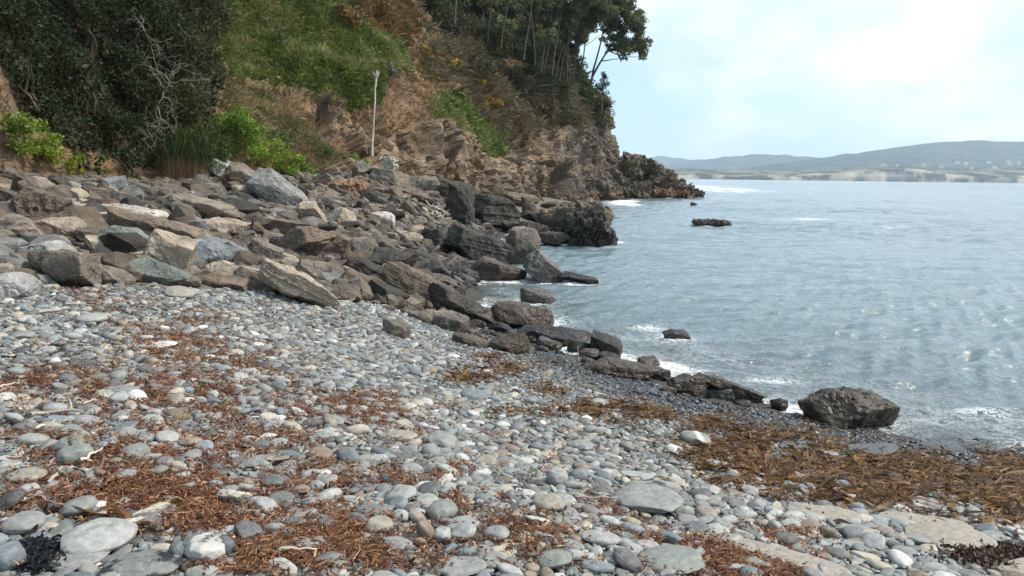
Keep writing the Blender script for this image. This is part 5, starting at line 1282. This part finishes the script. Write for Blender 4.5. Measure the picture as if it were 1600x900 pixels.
# ------------------------------------------------------------------ far coast
def far_land(name, pts, dep, dback, colf, foot=None, seed=0, rough=1.0, n=500, m_=40):
    """strip of land: waterfront at dep, rising to the skyline given as (px, py) at dep+dback"""
    px0, px1 = pts[0][0], pts[-1][0]; xs = np.linspace(px0, px1, n); ys = np.interp(xs, [p[0] for p in pts], [p[1] for p in pts])
    V = np.empty((n, m_, 3)); u = np.linspace(0, 1, m_)
    top = np.array([at(x, y, dep+dback) for x, y in zip(xs, ys)]); wf = np.array([at_z(x, 300, 0) for x in xs]); wf = wf/wf[:, 1:2]*dep; wf[:, 2] = -2
    if foot: fp = np.interp(xs, [p[0] for p in foot], [p[1] for p in foot]); ft = np.array([at(x, y, dep+dback*.06)[2] for x, y in zip(xs, fp)])
    for j, t_ in enumerate(u):
        V[:, j] = wf*(1-t_)+top*t_
        if foot:
            zf_ = np.where(t_ < .06, -2+(ft+2)*(t_/.06)**.6, ft+(top[:, 2]-ft)*np.clip((t_-.06)/.94, 0, 1)**.9); V[:, j, 2] = zf_
        else: V[:, j, 2] = top[:, 2]*t_**.8
    q = V.reshape(-1, 3); nz_ = fbm(q*[.006, .004, 0], 5, seed); amp = np.interp(np.tile(u, n), [0, .03, .3, 1], [0, 4, 10, 6])*rough
    q[:, 2] += amp*nz_; q[:, 1] += 60*rough*fbm(q*[.012, .001, 0]+5, 3, seed+5)*(np.tile(u, n) < .12)
    ex = np.vstack([q.reshape(n, m_, 3)[:, -1:]+np.array([0, dback*.5, 0])]); ex[:, :, 2] = -5
    G = np.concatenate([q.reshape(n, m_, 3), ex], 1); I_ = np.arange(n*(m_+1)).reshape(n, m_+1)
    F_ = np.stack([I_[:-1, :-1], I_[1:, :-1], I_[1:, 1:], I_[:-1, 1:]], -1).reshape(-1, 4); Vf = G.reshape(-1, 3)
    return tag(mk(name, Vf, F_, MFAR, col=np.clip(colf(Vf, np.tile(np.r_[u, 1.2], n)), .01, .8), smooth=False), kind='structure')
MFAR, n = newmat('far_land'); N = NB(n); a = N('ShaderNodeAttribute', attribute_name='col'); b = N('ShaderNodeBsdfDiffuse', {'Color': a.outputs['Color']}); N('ShaderNodeOutputMaterial', {0: b.outputs[0]})
def cw(V, u):   # woods and fields
    k = fbm(V*[.01, .006, .02], 4, 7)[:, None]; return np.where(k > -.25, np.array([.018,.036,.030]), np.array([.05,.06,.045]))*(1+.4*fbm(V*.03, 3, 9)[:, None])
def cc_(V, u):  # low coast: pale cliffs in front, scrub and fields above
    k = fbm(V*[.02, .01, .04], 4, 17)[:, None]; c = np.where(k > .05, np.array([.045,.065,.04]), np.array([.17,.17,.12]))
    q_ = fbm(V*[.012, .02, .05], 4, 19)[:, None]; cl_ = np.where(q_ > -.1, np.array([.26,.23,.185]), np.array([.085,.095,.075]))*(1+.7*q_); return np.where((u < .09)[:, None], cl_, c)
SKY1 = [(960,250),(1000,247),(1030,245),(1060,246),(1100,251),(1140,254),(1180,252),(1260,250),(1400,252),(1700,252)]
SKY2 = [(1020,262),(1060,256),(1100,249),(1130,245),(1180,242),(1230,242),(1270,244),(1300,247),(1420,252),(1700,256)]
SKY3 = [(1160,262),(1210,256),(1280,247),(1330,240),(1370,234),(1420,228),(1470,223),(1530,220.5),(1580,221.5),(1660,225),(1800,236),(2000,260)]
LOW = [(960,268),(1010,266),(1060,264),(1150,266),(1250,268),(1300,266),(1340,262),(1380,259),(1430,259),(1460,262),(1520,262),(1700,262)]
far_land('hills', SKY1, 7600, 900, cw, seed=3, rough=2)
far_land('hills', SKY2, 5600, 1400, cw, seed=5, rough=2)
far_land('hills', SKY3, 3900, 1500, cw, seed=8, rough=1.6)
FOOT = [(960,275),(1100,272),(1180,275),(1250,272),(1330,268),(1380,264),(1430,265),(1460,270),(1520,274),(1600,275),(1700,275)]
far_land('coast', LOW, 2500, 420, cc_, foot=FOOT, seed=11, rough=.45, n=900, m_=60)
def house(px, py, w_, label, dep=2850, group='white houses on the far shore'):
    p = at(px, py, dep); t = empty('house', p); k = dep/FPX; W_ = w_*k*1.2; D = W_*.5; H = 4.5
    V = np.array([(x, y, z) for x in (-W_/2, W_/2) for y in (-D/2, D/2) for z in (-3, H)]); F_ = np.array([(0,1,3,2),(4,6,7,5),(0,4,5,1),(2,3,7,6),(1,5,7,3)])
    mk('wall', V, F_, MFAR, col=(.78,.76,.72), smooth=False, parent=t)
    V = np.array([(-W_/2-.5,-D/2-.5,H+.02),(W_/2+.5,-D/2-.5,H+.02),(W_/2+.5,D/2+.5,H+.02),(-W_/2-.5,D/2+.5,H+.02),(-W_/2-.5,0,H+2.4),(W_/2+.5,0,H+2.4)]); F_ = np.array([(0,1,5,4),(2,3,4,5),(0,4,3,3),(1,2,5,5)])
    V2 = np.vstack([V]); F4 = np.array([(0,1,5,4),(2,3,4,5)]); mk('roof', V2, F4, MFAR, col=(.36,.30,.27), smooth=False, parent=t)
    tag(t, label, 'house', group)
for px, py, w_, lab in [(1380,259.5,7,'pale house on the left end of the far cliff top'),(1402,259,3.5,'small pale house on the far cliff top'),(1443,258.5,4,'white house at the right end of the far cliff-top field'),(1471,260.5,4,'white house right of the cliff-top field'),
   (1495,255,6,'long white house high on the far shore'),(1509,256,5,'white house next to the long one on the far shore'),(1519,264,4,'white house low in the gap on the far shore'),(1545,254.5,4.5,'white house under the hill top masts'),(1554,262,4.5,'bright white house standing lowest on the far shore'),
   (1575,253,4,'tall white house near the right edge of the far shore'),(1577,257,6,'white house just below the tall one'),(1592,255,4,'white house at the right edge of the far shore'),(1201,271,2,'tiny white hut on the far low coast')]:
    house(px, py, w_, lab)
def mast(px, h_, lab):
    dep = 5300; p = at(px, 223, dep); V, F_ = tubes([(np.array([[0,0,-6],[0,0,h_*.5],[0,0,h_]]), np.array([1.2,.9,.5]))], 5)
    bars = [(np.array([[-3.,0,h_*q],[0,0,h_*q],[3,0,h_*q]]), np.full(3, .5)) for q in (.55, .75)]; V2, F2 = tubes(bars, 4)
    o = mk('radio_mast', np.vstack([V, V2]), np.vstack([F_, F2+len(V)]), MFAR, col=(.3,.3,.3)); o.location = p; tag(o, lab, 'mast', 'masts on the far hill')
mast(1544, 62, 'left thin radio mast on the far hill top'); mast(1551, 52, 'right thin radio mast on the far hill top')

# ------------------------------------------------------------------ haze
def haze():
    V = np.array([(x, y, z) for x in (-17000, 17000) for y in (-400, 9600) for z in (-8, 420)], float)
    F_ = np.array([(0,1,3,2),(4,6,7,5),(0,4,5,1),(2,3,7,6),(1,5,7,3),(0,2,6,4)])
    m, n = newmat('haze_air'); N = NB(n); v = N('ShaderNodeVolumePrincipled'); v.inputs['Color'].default_value = (.74,.87,1,1); v.inputs['Density'].default_value = HAZE; v.inputs['Anisotropy'].default_value = .3
    o = N('ShaderNodeOutputMaterial'); n.links.new(v.outputs[0], o.inputs['Volume'])
    tag(mk('haze', V, F_, m, smooth=False), kind='stuff')
HAZE = 1.0e-4
haze()
# ------------------------------------------------------------------ sea last: foam follows the rocks
build_sea()
# ------------------------------------------------------------------ labels that single each loose stone out
ORD = ['', 'second ', 'third ', 'fourth ', 'fifth ', 'sixth ', 'seventh ', 'eighth ', 'ninth ', 'tenth ']
SK = [l for l in LAND]
byk = {}
for (o, px, py, desc, cat, grp) in REG:
    d = [((px-l[1])**2+((py-l[2])*1.5)**2, l) for l in SK]; d.sort(key=lambda t: t[0]); dist, l = d[0]
    dx, dy = px-l[1], (py-l[2])*1.5
    way = ('right of' if dx > 0 else 'left of') if abs(dx) > abs(dy) else ('in front of' if dy > 0 else 'behind')
    byk.setdefault((desc, way, l[0]), []).append((dist, o, cat, grp))
for (desc, way, l), L_ in byk.items():
    L_.sort(key=lambda t: t[0])
    for i, (dist, o, cat, grp) in enumerate(L_):
        lab = f'{desc} {way} the {l}' if len(L_) == 1 else f'{desc} {way} the {l}, {ORD[i]}nearest it'
        tag(o, lab, cat, grp)
